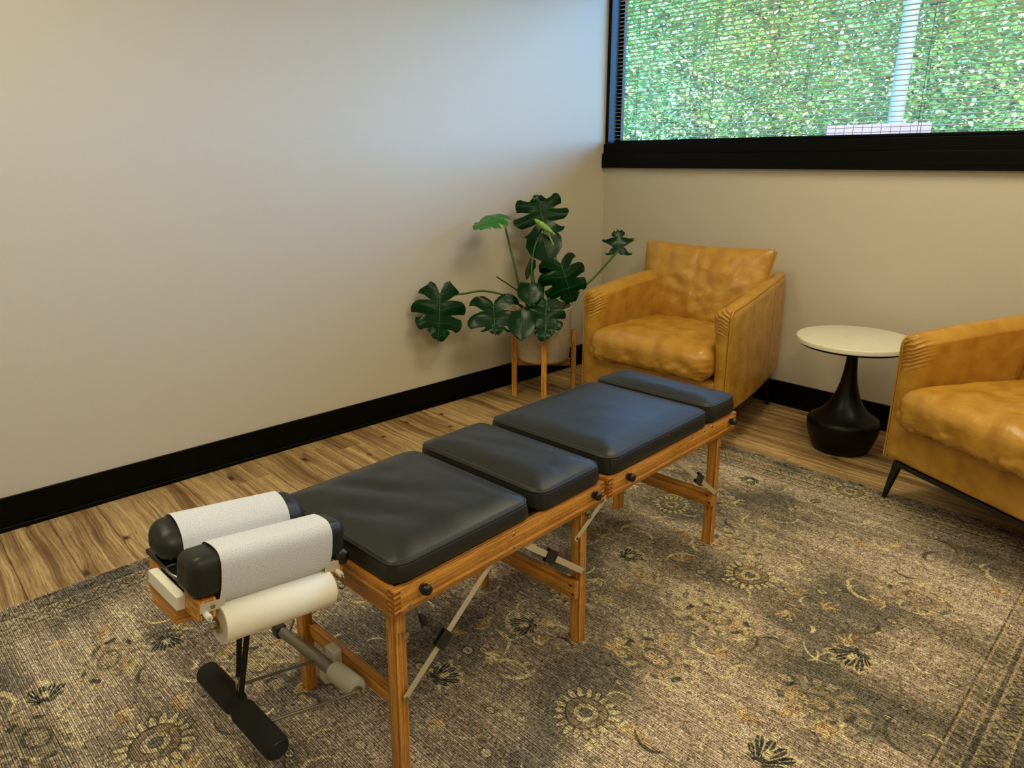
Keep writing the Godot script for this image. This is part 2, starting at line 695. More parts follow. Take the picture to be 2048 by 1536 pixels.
func make_materials() -> void:
	var peel := noise_tex(0.06, true, 6.0, 256)
	var wall := solid("wall_paint", Color(0.80, 0.765, 0.69), 0.5, 0.0, 0.35)
	bumpy(wall, peel, 9.0, 0.12)
	wall.uv1_world_triplanar = true
	var ceil := solid("ceiling_paint", Color(0.86, 0.84, 0.78), 0.9)
	bumpy(ceil, peel, 5.0, 0.2)
	solid("black_trim", Color(0.012, 0.012, 0.011), 0.42, 0.0, 0.25)
	solid("black_frame", Color(0.02, 0.02, 0.02), 0.4, 0.0, 0.3)
	var floor_m := solid("plank_wood", Color.WHITE, 0.48, 0.0, 0.4)
	floor_m.albedo_texture = wood_texture(1024, 960, 6, 21, Color(0.46, 0.345, 0.215), Color(0.82, 0.70, 0.48), 0.70, 9, 0.8, 0.06, 3.0)
	solid("underfloor", Color(0.16, 0.11, 0.07), 0.9)
	var oak := solid("oak", Color.WHITE, 0.34, 0.0, 0.5)
	oak.albedo_texture = wood_texture(512, 512, 4, 5, Color(0.58, 0.365, 0.12), Color(0.90, 0.645, 0.275), 0.95, 0, 2.0, 0.02, 5.0)
	oak.uv1_scale = Vector3(2.2, 5.0, 1)
	var oak_end := solid("oak_end_grain", Color(0.44, 0.24, 0.08), 0.5)
	oak_end.albedo_texture = oak.albedo_texture
	oak_end.albedo_color = Color(0.80, 0.70, 0.60)
	oak_end.uv1_scale = Vector3(6, 6, 1)
	var acacia := solid("stand_wood", Color(1.0, 1.0, 0.98), 0.5)
	acacia.albedo_texture = oak.albedo_texture
	acacia.uv1_scale = Vector3(1.8, 2.0, 1)
	var grain := noise_tex(0.09, true, 3.0, 256, FastNoiseLite.TYPE_CELLULAR, 2)
	var vinyl := solid("black_vinyl", Color(0.15, 0.155, 0.148), 0.38, 0.0, 0.36)
	bumpy(vinyl, grain, 9.0, 0.16)
	solid("vinyl_thread", Color(0.42, 0.42, 0.40), 0.7)
	var leather := solid("tan_leather", Color.WHITE, 0.33, 0.0, 0.5)
	leather.albedo_texture = noise_tex(0.006, false, 1.0, 512, FastNoiseLite.TYPE_SIMPLEX_SMOOTH, 4, grad([[0.0, Color(0.62, 0.43, 0.14)], [0.45, Color(0.705, 0.515, 0.18)], [1.0, Color(0.77, 0.585, 0.235)]]), 3)
	bumpy(leather, grain, 2.2, 0.22)
	var welt := solid("leather_piping", Color(0.72, 0.53, 0.20), 0.42)
	solid("leather_seam", Color(0.46, 0.31, 0.11), 0.6)
	var black_metal := solid("black_metal", Color(0.045, 0.045, 0.045), 0.35)
	var matte_black := solid("matte_black", Color(0.03, 0.03, 0.031), 0.38, 0.0, 0.32)
	solid("rubber", Color(0.03, 0.03, 0.03), 0.3)
	var foam := solid("foam", Color(0.055, 0.06, 0.055), 0.85)
	bumpy(foam, noise_tex(0.3, true, 5.0, 128), 14.0, 0.5)
	solid("webbing", Color(0.04, 0.04, 0.04), 0.8)
	solid("steel", Color(0.66, 0.63, 0.57), 0.3, 1.0)
	solid("aluminium", Color(0.80, 0.76, 0.65), 0.4, 0.35)
	solid("grey_steel", Color(0.50, 0.48, 0.43), 0.35, 0.7)
	solid("white_plastic", Color(0.90, 0.89, 0.83), 0.45)
	solid("grey_plastic", Color(0.72, 0.70, 0.63), 0.5)
	var paper := solid("crepe_paper", Color.WHITE, 0.8, 0.0, 0.3)
	paper.albedo_texture = noise_tex(0.17, false, 1.0, 512, FastNoiseLite.TYPE_SIMPLEX, 3, grad([[0.2, Color(0.56, 0.56, 0.57)], [0.42, Color(0.77, 0.77, 0.77)], [0.62, Color(0.90, 0.90, 0.89)]]), 9)
	bumpy(paper, noise_tex(0.2, true, 6.0, 256), 6.0, 0.08)
	var roll := solid("paper_roll_side", Color(0.96, 0.94, 0.87), 0.6)
	bumpy(roll, noise_tex(0.2, true, 4.0, 256), 5.0, 0.08)
	solid("paper_end", Color(0.84, 0.81, 0.74), 0.8)
	solid("cardboard", Color(0.66, 0.58, 0.42), 0.8)
	var marble := solid("marble", Color.WHITE, 0.3)
	marble.albedo_texture = noise_tex(0.009, false, 1.0, 512, FastNoiseLite.TYPE_SIMPLEX_SMOOTH, 5, grad([[0.0, Color(0.87, 0.85, 0.77)], [0.47, Color(0.86, 0.84, 0.75)], [0.5, Color(0.79, 0.77, 0.68)], [0.53, Color(0.87, 0.85, 0.77)], [1.0, Color(0.83, 0.80, 0.71)]]), 31)
	marble.uv1_triplanar = true
	marble.uv1_scale = Vector3.ONE * 2.0
	var leaf := solid("monstera_leaf", Color(0.025, 0.185, 0.07), 0.25, 0.0, 0.32)
	leaf.backlight_enabled = true
	leaf.backlight = Color(0.10, 0.18, 0.05)
	bumpy(leaf, noise_tex(0.03, true, 4.0, 256), 6.0, 0.15)
	var young := solid("young_leaf", Color(0.15, 0.45, 0.09), 0.32)
	young.backlight_enabled = true
	young.backlight = Color(0.2, 0.4, 0.08)
	solid("vein", Color(0.22, 0.42, 0.16), 0.4)
	solid("petiole", Color(0.20, 0.36, 0.10), 0.45)
	solid("spear", Color(0.58, 0.75, 0.34), 0.4)
	solid("soil", Color(0.13, 0.09, 0.06), 0.95)
	solid("brown_husk", Color(0.36, 0.23, 0.10), 0.7)
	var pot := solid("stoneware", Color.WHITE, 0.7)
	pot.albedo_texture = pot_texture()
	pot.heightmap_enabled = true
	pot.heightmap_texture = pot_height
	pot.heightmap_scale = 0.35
	var slat := solid("blind_slat", Color(0.74, 0.58, 0.40), 0.45)
	solid("blind_cord", Color(0.12, 0.12, 0.11), 0.7)
	solid("window_glass", Color(1, 1, 1, 0.04), 0.02)
	M.window_glass.transparency = BaseMaterial3D.TRANSPARENCY_ALPHA
	solid("panel_glow", Color(0.9, 0.88, 0.8), 0.6)
	M.panel_glow.emission_enabled = true
	M.panel_glow.emission = Color(1.0, 0.95, 0.80)
	M.panel_glow.emission_energy_multiplier = 1.5
	solid("white_metal", Color(0.85, 0.85, 0.83), 0.5)
	rug_texture()
	var rm := solid("rug_pile", Color.WHITE, 0.95, 0.0, 0.2)
	rm.albedo_texture = from_bytes(rug, RTX, RTY)
	rm.detail_enabled = true
	rm.detail_blend_mode = BaseMaterial3D.BLEND_MODE_MUL
	rm.detail_uv_layer = BaseMaterial3D.DETAIL_UV_2
	rm.detail_albedo = knot_texture()
	rm.heightmap_enabled = true
	rm.heightmap_texture = from_bytes(rug_h, RTX, RTY, true)
	rm.heightmap_scale = 0.12
	rug.resize(0)
	# outdoors
	var ol := solid("tree_leaf", Color.WHITE, 0.4)
	ol.vertex_color_use_as_albedo = true
	ol.backlight_enabled = true
	ol.backlight = Color(0.45, 0.5, 0.3)
	solid("bark", Color(0.26, 0.22, 0.18), 0.9)
	solid("pole_paint", Color(0.32, 0.33, 0.34), 0.5)
	solid("fence_paint", Color(0.42, 0.31, 0.28), 0.7)
	solid("lawn", Color(0.24, 0.30, 0.16), 0.95)
	solid("cable", Color(0.02, 0.02, 0.02), 0.5)

var pot_height: ImageTexture
func pot_texture() -> ImageTexture:
	var w := 1536
	var h := 512
	var a := PackedByteArray()
	var b := PackedByteArray()
	a.resize(w * h * 3)
	b.resize(w * h)
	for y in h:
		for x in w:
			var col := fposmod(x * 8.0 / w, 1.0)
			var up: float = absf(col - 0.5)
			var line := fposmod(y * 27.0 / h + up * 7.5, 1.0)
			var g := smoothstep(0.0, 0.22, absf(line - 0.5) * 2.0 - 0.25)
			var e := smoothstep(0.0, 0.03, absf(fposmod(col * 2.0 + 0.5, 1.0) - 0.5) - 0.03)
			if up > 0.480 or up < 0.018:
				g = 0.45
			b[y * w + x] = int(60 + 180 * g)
			var t := lerpf(0.25, 1.0, g)  # grooves browner in the albedo: shade of the relief put into the colour
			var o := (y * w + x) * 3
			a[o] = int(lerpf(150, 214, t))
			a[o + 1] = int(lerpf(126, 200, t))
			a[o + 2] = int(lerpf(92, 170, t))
	pot_height = from_bytes(b, w, h, true)
	return from_bytes(a, w, h)

# ---------------------------------------------------------------- scene
func _ready() -> void:
	var cam := Camera3D.new()
	cam.name = "camera"
	add_child(cam)
	cam.position = Vector3(3.43738, 1.5, 4.09553)
	cam.rotation = Vector3(-0.311313, 0.824429, -0.0085587)
	cam.keep_aspect = Camera3D.KEEP_HEIGHT
	cam.fov = rad_to_deg(2.0 * atan(768.0 / 1421.09))
	cam.near = 0.05
	cam.far = 200.0
	cam.current = true

	var env := Environment.new()
	env.background_mode = Environment.BG_SKY
	var sky := Sky.new()
	var sm := ProceduralSkyMaterial.new()
	sm.sky_top_color = Color(0.45, 0.71, 1.0)
	sm.sky_horizon_color = Color(0.50, 0.75, 1.0)
	sm.ground_bottom_color = Color(0.25, 0.26, 0.22)
	sm.ground_horizon_color = Color(0.55, 0.58, 0.55)
	sm.sky_curve = 0.2
	sky.sky_material = sm
	env.sky = sky
	env.background_energy_multiplier = SKY_ENERGY
	env.tonemap_mode = Environment.TONE_MAPPER_LINEAR
	env.tonemap_exposure = EXPOSURE
	env.sdfgi_enabled = true
	env.ssao_enabled = true
	env.ssil_enabled = true
	var we := WorldEnvironment.new()
	we.name = "surroundings"
	we.environment = env
	add_child(we)

	var sun := DirectionalLight3D.new()
	sun.name = "sun"
	sun.light_color = Color(1.0, 0.95, 0.84)
	sun.light_energy = SUN_ENERGY
	sun.light_angular_distance = 0.6
	sun.shadow_enabled = true
	sun.sky_mode = DirectionalLight3D.SKY_MODE_LIGHT_ONLY
	add_child(sun)
	sun.look_at_from_position(Vector3(6, 8, 4), Vector3.ZERO)

	make_materials()
	rng.seed = 4
	build_room()
	build_window()
	build_outdoors()
	build_rug()
	build_table()
	build_armchairs()
	build_side_table()
	build_plant()

func ceiling_light(at: Vector3, energy: float, label: String) -> void:
	var t := thing("ceiling_light", label, "ceiling light", at, 0.0, "recessed ceiling panels")
	var st := begin()
	for s in [[Vector3(0.31, -0.01, 0), Vector3(0.02, 0.02, 1.24)], [Vector3(-0.31, -0.01, 0), Vector3(0.02, 0.02, 1.24)], [Vector3(0, -0.01, 0.61), Vector3(0.6, 0.02, 0.02)], [Vector3(0, -0.01, -0.61), Vector3(0.6, 0.02, 0.02)]]:
		rbox(st, Transform3D(Basis.IDENTITY, s[0]), s[1], 0.002)
	put("frame", done(st), M.white_metal, t)
	block("diffuser", Vector3(-0.3, -0.012, -0.6), Vector3(0.3, -0.004, 0.6), M.panel_glow, t, 0.001)
	var l := AreaLight3D.new()
	l.name = "panel_lamp"
	l.area_size = Vector2(0.58, 1.18)
	l.light_energy = energy
	l.light_color = Color(1.0, 0.95, 0.80)
	l.area_range = 12.0
	l.shadow_enabled = true
	t.add_child(l)
	l.position = Vector3(0, -0.03, 0)
	l.rotation = Vector3(-PI / 2, 0, 0)

const RX := 5.2
const RZ := 5.6
const CH := 2.95
func build_room() -> void:
	# floor: slab with planks laid along x
	var slab := block("floor", Vector3(-0.15, -0.12, -0.15), Vector3(RX + 0.15, -0.012, RZ + 0.15), M.underfloor, null, 0.0)
	structure(slab, "light brown wood plank floor with dark knots")
	var pw := 0.185
	var z := 0.0
	var row := 0
	while z < RZ:
		var x := -rng.randf_range(0.1, 1.2)
		var zz := minf(z + pw, RZ)
		while x < RX:
			var a := maxf(x, 0.0)
			var b := minf(x + 1.3, RX)
			if b - a > 0.02:
				var st := begin()
				var size := Vector3(b - a - 0.0012, 0.012, zz - z - 0.0012)
				var strip := rng.randi_range(0, 5)
				var flip := -1.0 if rng.randf() < 0.5 else 1.0
				var u0 := rng.randf()
				var h := size / 2.0
				rbox_plank(st, size, strip, flip, u0, a - x)
				put("plank", done(st), M.plank_wood, slab, Transform3D(Basis.IDENTITY, Vector3((a + b) / 2, -0.006, (z + zz) / 2) - slab.position))
			x += 1.3
		z += pw
		row += 1
	structure(block("wall_left", Vector3(-0.15, 0, -0.15), Vector3(0, CH, RZ + 0.15), M.wall_paint, null, 0.0), "long plain greige wall on the left")
	structure(block("wall_right", Vector3(RX, 0, -0.15), Vector3(RX + 0.15, CH, RZ + 0.15), M.wall_paint, null, 0.0), "greige wall on the right, out of view")
	structure(block("wall_front", Vector3(0, 0, RZ), Vector3(RX, CH, RZ + 0.15), M.wall_paint, null, 0.0), "greige wall behind the camera")
	structure(block("ceiling", Vector3(-0.15, CH, -0.15), Vector3(RX + 0.15, CH + 0.15, RZ + 0.15), M.ceiling_paint, null, 0.0), "white ceiling")
	var st := begin()
	var wx := 4.2
	for s in [[Vector3(0, 0, -0.15), Vector3(RX, 1.50, 0)], [Vector3(0, 2.66, -0.15), Vector3(RX, CH, 0)], [Vector3(wx, 1.50, -0.15), Vector3(RX, 2.66, 0)]]:
		rbox(st, span(s[0], s[1]), s[1] - s[0], 0.0)
	structure(put("wall_back", done(st), M.wall_paint), "greige wall below the window")
	# baseboards with a shoe strip
	for s in ["left", "back"]:
		var o := begin()
		if s == "left":
			rbox(o, span(Vector3(0, 0.0, 0), Vector3(0.012, 0.149, RZ)), Vector3(0.012, 0.149, RZ), 0.003, 2)
			rbox(o, span(Vector3(0.0, 0.0, 0), Vector3(0.022, 0.022, RZ)), Vector3(0.022, 0.022, RZ), 0.006, 2)
		else:
			rbox(o, span(Vector3(0, 0.0, 0), Vector3(RX, 0.149, 0.012)), Vector3(RX, 0.149, 0.012), 0.003, 2)
			rbox(o, span(Vector3(0, 0.0, 0), Vector3(RX, 0.022, 0.022)), Vector3(RX, 0.022, 0.022), 0.006, 2)
		structure(put("baseboard_" + s, done(o), M.black_trim), "black baseboard along the %s wall" % s)
	ceiling_light(Vector3(2.0, CH, 1.3), PANEL * 0.85, "ceiling panel light over the foot end of the treatment table")
	ceiling_light(Vector3(1.4, CH, 4.0), PANEL, "ceiling panel light over the head end of the treatment table")
	ceiling_light(Vector3(3.9, CH, 1.3), PANEL * 0.9, "ceiling panel light over the armchair by the marble side table")
	ceiling_light(Vector3(3.9, CH, 3.7), PANEL, "ceiling panel light above the camera")

func rbox_plank(st: SurfaceTool, size: Vector3, strip: int, flip: float, _u0: float, off: float) -> void:
	var h := size / 2.0
	var b := 0.0012
	var top := [Vector3(-h.x + b, h.y, h.z - b), Vector3(h.x - b, h.y, h.z - b), Vector3(h.x - b, h.y, -h.z + b), Vector3(-h.x + b, h.y, -h.z + b)]
	var low := [Vector3(-h.x, h.y - b, h.z), Vector3(h.x, h.y - b, h.z), Vector3(h.x, h.y - b, -h.z), Vector3(-h.x, h.y - b, -h.z)]
	var uv := func(p: Vector3) -> Vector2:
		var u := (p.x + h.x + off) / 1.3
		if flip < 0:
			u = 1.0 - u
		return Vector2(clampf(u, 0.002, 0.998), (strip + 0.02 + 0.96 * clampf((p.z + h.z) / 0.185, 0, 1)) / 6.0)
	var up := Vector3.UP
	quad(st, top, [up, up, up, up], [uv.call(top[0]), uv.call(top[1]), uv.call(top[2]), uv.call(top[3])])
	for i in 4:
		var j := (i + 1) % 4
		var n: Vector3 = (low[j] - low[i]).cross(top[i] - low[i]).normalized()
		quad(st, [low[i], low[j], top[j], top[i]], [n, n, n, n], [uv.call(low[i]), uv.call(low[j]), uv.call(top[j]), uv.call(top[i])])
		var d := Vector3(0, -0.0095, 0)
		var m := Vector3(n.x, 0, n.z).normalized()
		quad(st, [low[i] + d, low[j] + d, low[j], low[i]], [m, m, m, m], [uv.call(low[i]), uv.call(low[j]), uv.call(low[j]), uv.call(low[i])])

func build_window() -> void:
	var y0 := 1.572
	var y1 := 2.64
	var x1 := 4.18
	var w := Node3D.new()
	w.name = "window_1"
	add_child(w)
	structure(w, "wide window in a black frame above the armchairs")
	# reveal boards
	block("jamb", Vector3(0.004, y0, -0.125), Vector3(0.030, y1, 0.004), M.black_frame, w, 0.002)
	block("jamb", Vector3(x1 - 0.03, y0, -0.125), Vector3(x1, y1, 0.004), M.black_frame, w, 0.002)
	block("head", Vector3(0.03, y1 - 0.02, -0.125), Vector3(x1 - 0.03, y1, 0.004), M.black_frame, w, 0.002)
	block("sash", Vector3(0.030, y0, -0.13), Vector3(0.058, y1 - 0.02, -0.095), M.black_frame, w, 0.003)
	block("sash", Vector3(x1 - 0.058, y0, -0.13), Vector3(x1 - 0.03, y1 - 0.02, -0.095), M.black_frame, w, 0.003)
	block("sash", Vector3(0.058, y0, -0.13), Vector3(x1 - 0.058, y0 + 0.018, -0.095), M.black_frame, w, 0.003)
	block("sash", Vector3(0.058, y1 - 0.05, -0.13), Vector3(x1 - 0.058, y1 - 0.02, -0.095), M.black_frame, w, 0.003)
	block("pane", Vector3(0.05, y0 + 0.012, -0.114), Vector3(x1 - 0.05, y1 - 0.04, -0.110), M.window_glass, w, 0.0)
	# sill boards: a stool over a thicker apron
	var t := Node3D.new()
	t.name = "trim_1"
	add_child(t)
	structure(t, "black sill boards under the window")
	block("stool", Vector3(0.006, 1.506, -0.14), Vector3(x1 + 0.1, y0, 0.020), M.black_trim, t, 0.003, -1, 2)
	block("apron", Vector3(0.003, 1.411, 0.0), Vector3(x1 + 0.12, 1.507, 0.034), M.black_trim, t, 0.003, -1, 2)
	block("apron_bead", Vector3(0.003, 1.441, 0.033), Vector3(x1 + 0.12, 1.446, 0.0355), M.black_trim, t, 0.001)
	# blind
	var b := thing("window_blind", "open horizontal slat blind with taupe slats hanging inside the black window frame", "blind", Vector3(0.056, y0, -0.045))
	var L := x1 - 0.03 - 0.065
	var st := begin()
	var V := PackedVector3Array()
	var T := PackedInt32Array()
	var uv := PackedVector2Array()
	var tilt := -0.05
	for i in 7:
		var s := i / 6.0 * 2.0 - 1.0
		var p := Vector3(0, 0.0022 * (1.0 - s * s), s * 0.0142).rotated(Vector3.RIGHT, tilt)
		V.append(p)
		V.append(p + Vector3(L, 0, 0))
		uv.append(Vector2(0, s))
		uv.append(Vector2(L, s))
	for i in 6:
		T.append_array([i * 2, i * 2 + 2, i * 2 + 3, i * 2, i * 2 + 3, i * 2 + 1])
	var slat := shell(V, T, uv, 0.0011)
	var pitch := 0.0248
	var n := int((y1 - 0.06 - y0 - 0.03) / pitch)
	for i in n:
		put("slat", slat, M.blind_slat, b, Transform3D(Basis.IDENTITY, Vector3(0, 0.030 + pitch * i, 0)))
	block("bottom_rail", Vector3(0, 0.006, -0.013), Vector3(L, 0.020, 0.013), M.black_frame, b, 0.003, -1, 2)
	block("head_rail", Vector3(0, y1 - y0 - 0.055, -0.018), Vector3(L, y1 - y0 - 0.021, 0.018), M.black_frame, b, 0.002)
	for x in [0.165, 0.75, 1.35, 1.97, 2.56, 3.16, 3.76]:
		for zz in [-0.0145, 0.0145]:
			rod("cord", [Vector3(x + zz * 0.3, 0.015, zz), Vector3(x + zz * 0.3, y1 - y0 - 0.05, zz)], 0.0008, M.blind_cord, b, 5)
		rod("cord", [Vector3(x + 0.02, 0.015, 0.0145), Vector3(x + 0.02, y1 - y0 - 0.05, 0.0145)], 0.0008, M.blind_cord, b, 5)

func leaf_card() -> ArrayMesh:
	var V := PackedVector3Array([Vector3(0, 0, 0), Vector3(0.32, 0.35, 0.10), Vector3(0, 0.42, 0), Vector3(-0.32, 0.35, 0.10), Vector3(0.22, 0.75, 0.06), Vector3(-0.22, 0.75, 0.06), Vector3(0, 1.05, -0.05)])
	var T := PackedInt32Array([0, 1, 2, 0, 2, 3, 2, 1, 4, 3, 2, 5, 2, 4, 6, 5, 2, 6])
	var st := begin()
	for i in range(0, T.size(), 3):
		var a := V[T[i]]
		var b := V[T[i + 1]]
		var c := V[T[i + 2]]
		var n := (b - a).cross(c - a).normalized()
		for p in [a, c, b]:
			vert(st, p, n, Vector2.ZERO)
	return done(st)

func tree(at: Vector3, h: float, crown: Array, leaves: int, size: float, tint: Array, label: String) -> void:
	var t := thing("tree", label, "tree", at, 0.0, "trees outside the window")
	rod("trunk", [Vector3.ZERO, Vector3(0.1, h * 0.35, 0.05), Vector3(-0.05, h * 0.7, 0.1), Vector3(0, h * 0.95, 0)], [0.16, 0.13, 0.08, 0.03], M.bark, t, 10)
	for k in 7:
		var a := k * 2.4
		var y := h * (0.3 + 0.08 * k)
		var e := Vector3(cos(a) * 1.1, y + 0.7, sin(a) * 1.0)
		rod("branch", [Vector3(0, y, 0.05), e * Vector3(0.5, 1, 0.5) + Vector3(0, -0.2, 0), e], [0.06, 0.04, 0.015], M.bark, t, 6)
	var mm := MultiMesh.new()
	mm.transform_format = MultiMesh.TRANSFORM_3D
	mm.use_colors = true
	mm.mesh = leaf_card()
	mm.instance_count = leaves
	var f := FastNoiseLite.new()
	f.seed = int(at.x * 10)
	f.frequency = 0.8
	for i in leaves:
		var c: Array = crown[rng.randi() % crown.size()]
		var p := Vector3.ZERO
		for tries in 6:
			var d := Vector3(rng.randfn(), rng.randfn(), rng.randfn()).normalized() * pow(rng.randf(), 0.45)
			p = c[0] + d * c[1]
			if f.get_noise_3dv(p * 1.3) > -0.32:
				break
		var b := Basis.from_euler(Vector3(rng.randf_range(-1.9, -0.6), rng.randf_range(0, TAU), rng.randf_range(-0.6, 0.6)))
		mm.set_instance_transform(i, Transform3D(b.scaled(Vector3.ONE * size * rng.randf_range(0.65, 1.25)), p))
		var g := clampf(0.5 + f.get_noise_3dv(p + Vector3(50, 0, 0)) * 0.9 + rng.randf_range(-0.25, 0.25), 0, 1)
		var col: Color = tint[0].lerp(tint[1], g)
		if rng.randf() < 0.05:
			col = Color(0.36, 0.33, 0.05)
		mm.set_instance_color(i, col)
	var o := MultiMeshInstance3D.new()
	o.name = "foliage"
	o.multimesh = mm
	o.material_override = M.tree_leaf
	o.set_meta("kind", "stuff")
	t.add_child(o)

func build_outdoors() -> void:
	structure(block("ground", Vector3(-30, -0.6, -40), Vector3(25, -0.2, -0.3), M.lawn, null, 0.0), "dark green ground outside")
	var deep := Color(0.05, 0.15, 0.04)
	var mid := Color(0.24, 0.42, 0.14)
	var lime := Color(0.46, 0.52, 0.10)
	tree(Vector3(-6.3, -0.2, -7.2), 5.6, [[Vector3(0, 3.3, 0), Vector3(1.9, 2.6, 1.5)], [Vector3(1.0, 2.0, 0.8), Vector3(1.5, 1.7, 1.2)], [Vector3(-0.6, 4.0, 0.2), Vector3(1.6, 1.8, 1.3)]], 15000, 0.095, [deep, mid], "dark green broadleaf tree at the left end of the window view")
	tree(Vector3(-3.7, -0.2, -9.2), 6.0, [[Vector3(0, 3.6, 0), Vector3(2.2, 2.7, 1.5)], [Vector3(0.6, 2.2, 1.0), Vector3(1.9, 1.8, 1.3)], [Vector3(-0.4, 4.6, 0.2), Vector3(1.8, 1.8, 1.3)]], 22000, 0.085, [deep, lime], "yellow-green tree in the middle of the window view")
	tree(Vector3(-0.9, -0.2, -9.0), 6.0, [[Vector3(0, 3.5, 0), Vector3(2.1, 2.7, 1.4)], [Vector3(0.4, 2.2, 0.9), Vector3(1.8, 1.8, 1.2)], [Vector3(0.2, 4.6, 0.2), Vector3(1.8, 1.7, 1.3)]], 22000, 0.082, [deep, mid.lerp(lime, 0.4)], "leafy tree directly behind the white pole outside")
	tree(Vector3(0.7, -0.2, -8.0), 5.4, [[Vector3(0, 3.2, 0), Vector3(1.5, 2.3, 1.4)], [Vector3(-0.3, 2.0, 0.7), Vector3(1.4, 1.7, 1.1)], [Vector3(0.0, 4.0, 0.1), Vector3(1.3, 1.4, 1.2)]], 18000, 0.082, [deep.lerp(mid, 0.3), lime.lerp(mid, 0.3)], "bright green tree right of the white pole outside")
	tree(Vector3(-9.5, -0.2, -11.0), 6.4, [[Vector3(0, 3.7, 0), Vector3(2.6, 2.8, 1.6)], [Vector3(1.0, 2.4, 0.6), Vector3(2.2, 2.0, 1.4)]], 9000, 0.13, [deep, mid], "shaded tree farthest back behind the other trees")
	var hedge := thing("hedge", "tall dense hedge closing the view behind the trees outside", "hedge", Vector3(-5, -0.2, -13.0))
	var hm := MultiMesh.new()
	hm.transform_format = MultiMesh.TRANSFORM_3D
	hm.use_colors = true
	hm.mesh = leaf_card()
	hm.instance_count = 42000
	for i in 42000:
		var hb := Basis.from_euler(Vector3(rng.randf_range(-1.9, -0.5), rng.randf_range(0, TAU), rng.randf_range(-0.6, 0.6)))
		var hp := Vector3(rng.randf_range(-10.5, 5.6), rng.randf_range(0.0, 5.9), rng.randf_range(-0.7, 0.7))
		hm.set_instance_transform(i, Transform3D(hb.scaled(Vector3.ONE * 0.22 * rng.randf_range(0.7, 1.25)), hp))
		hm.set_instance_color(i, deep.lerp(mid, rng.randf()))
	var ho := MultiMeshInstance3D.new()
	ho.name = "foliage"
	ho.multimesh = hm
	ho.material_override = M.tree_leaf
	ho.set_meta("kind", "stuff")
	hedge.add_child(ho)
	for i in 8:
		rod("stem", [Vector3(-9.5 + 2.0 * i, 0, 0), Vector3(-9.4 + 2.0 * i, 3.0, 0.1), Vector3(-9.5 + 2.0 * i, 5.4, 0)], [0.10, 0.07, 0.02], M.bark, hedge, 7)
	# pole
	var p := thing("light_pole", "pale grey metal pole standing outside in front of the trees", "pole", Vector3(-0.41, -0.2, -6.35))
	turned("shaft", [Vector2(0.0, 0), Vector2(0.098, 0), Vector2(0.095, 2.0), Vector2(0.082, 6.5), Vector2(0.0, 6.5)], M.pole_paint, p, Transform3D.IDENTITY, 24)
	turned("base_flange", [Vector2(0.0, 0), Vector2(0.19, 0), Vector2(0.19, 0.03), Vector2(0.12, 0.05), Vector2(0.098, 0.12)], M.pole_paint, p, Transform3D.IDENTITY, 24)
	# picket wall
	var w := thing("picket_fence", "low pinkish board fence with dark gaps beyond the window sill", "fence", Vector3(-1.14, -0.2, -6.0))
	for i in 11:
		block("picket", Vector3(0.118 * i, 0, -0.012), Vector3(0.118 * i + 0.108, 2.045, 0.012), M.fence_paint, w, 0.003)
	for y in [0.4, 1.7]:
		block("rail", Vector3(0, y, -0.05), Vector3(1.29, y + 0.08, -0.012), M.fence_paint, w, 0.003)

func build_rug() -> void:
	var st := begin()
	second_uv = 2.0
	var nx := 24
	var top := func(i: int, j: int) -> Vector3:
		var x := RUG_W * i / nx
		var z := RUG_L * j / nx
		var e := 0.0 if (i == 0 or j == 0 or i == nx or j == nx) else 0.0015 * sin(i * 2.1) * cos(j * 1.7)
		return Vector3(x, 0.006 + e * 0.4, z)
	for i in nx:
		for j in nx:
			var P := [top.call(i, j + 1), top.call(i + 1, j + 1), top.call(i + 1, j), top.call(i, j)]
			var U := []
			for p in P:
				U.append(Vector2(p.x / RUG_W, p.z / RUG_L))
			quad(st, P, [Vector3.UP, Vector3.UP, Vector3.UP, Vector3.UP], U)
	var c := [Vector3(0, 0.006, RUG_L), Vector3(RUG_W, 0.006, RUG_L), Vector3(RUG_W, 0.006, 0), Vector3(0, 0.006, 0)]
	for i in 4:
		var a: Vector3 = c[i]
		var b: Vector3 = c[(i + 1) % 4]
		var n := (b - a).cross(Vector3.UP).normalized()
		var dn := Vector3(0, -0.006, 0)
		quad(st, [a + dn, b + dn, b, a], [n, n, n, n], [Vector2(a.x / RUG_W, a.z / RUG_L), Vector2(b.x / RUG_W, b.z / RUG_L), Vector2(b.x / RUG_W, b.z / RUG_L), Vector2(a.x / RUG_W, a.z / RUG_L)])
	second_uv = 0.0
	var o := put("area_rug", done(st), M.rug_pile)
	o.position = Vector3(0.55, 0.0005, 0.878)
	o.rotation.y = deg_to_rad(2.2)
	tag(o, "large faded brown and cream oriental rug with flower rosettes and a patterned border", "rug")

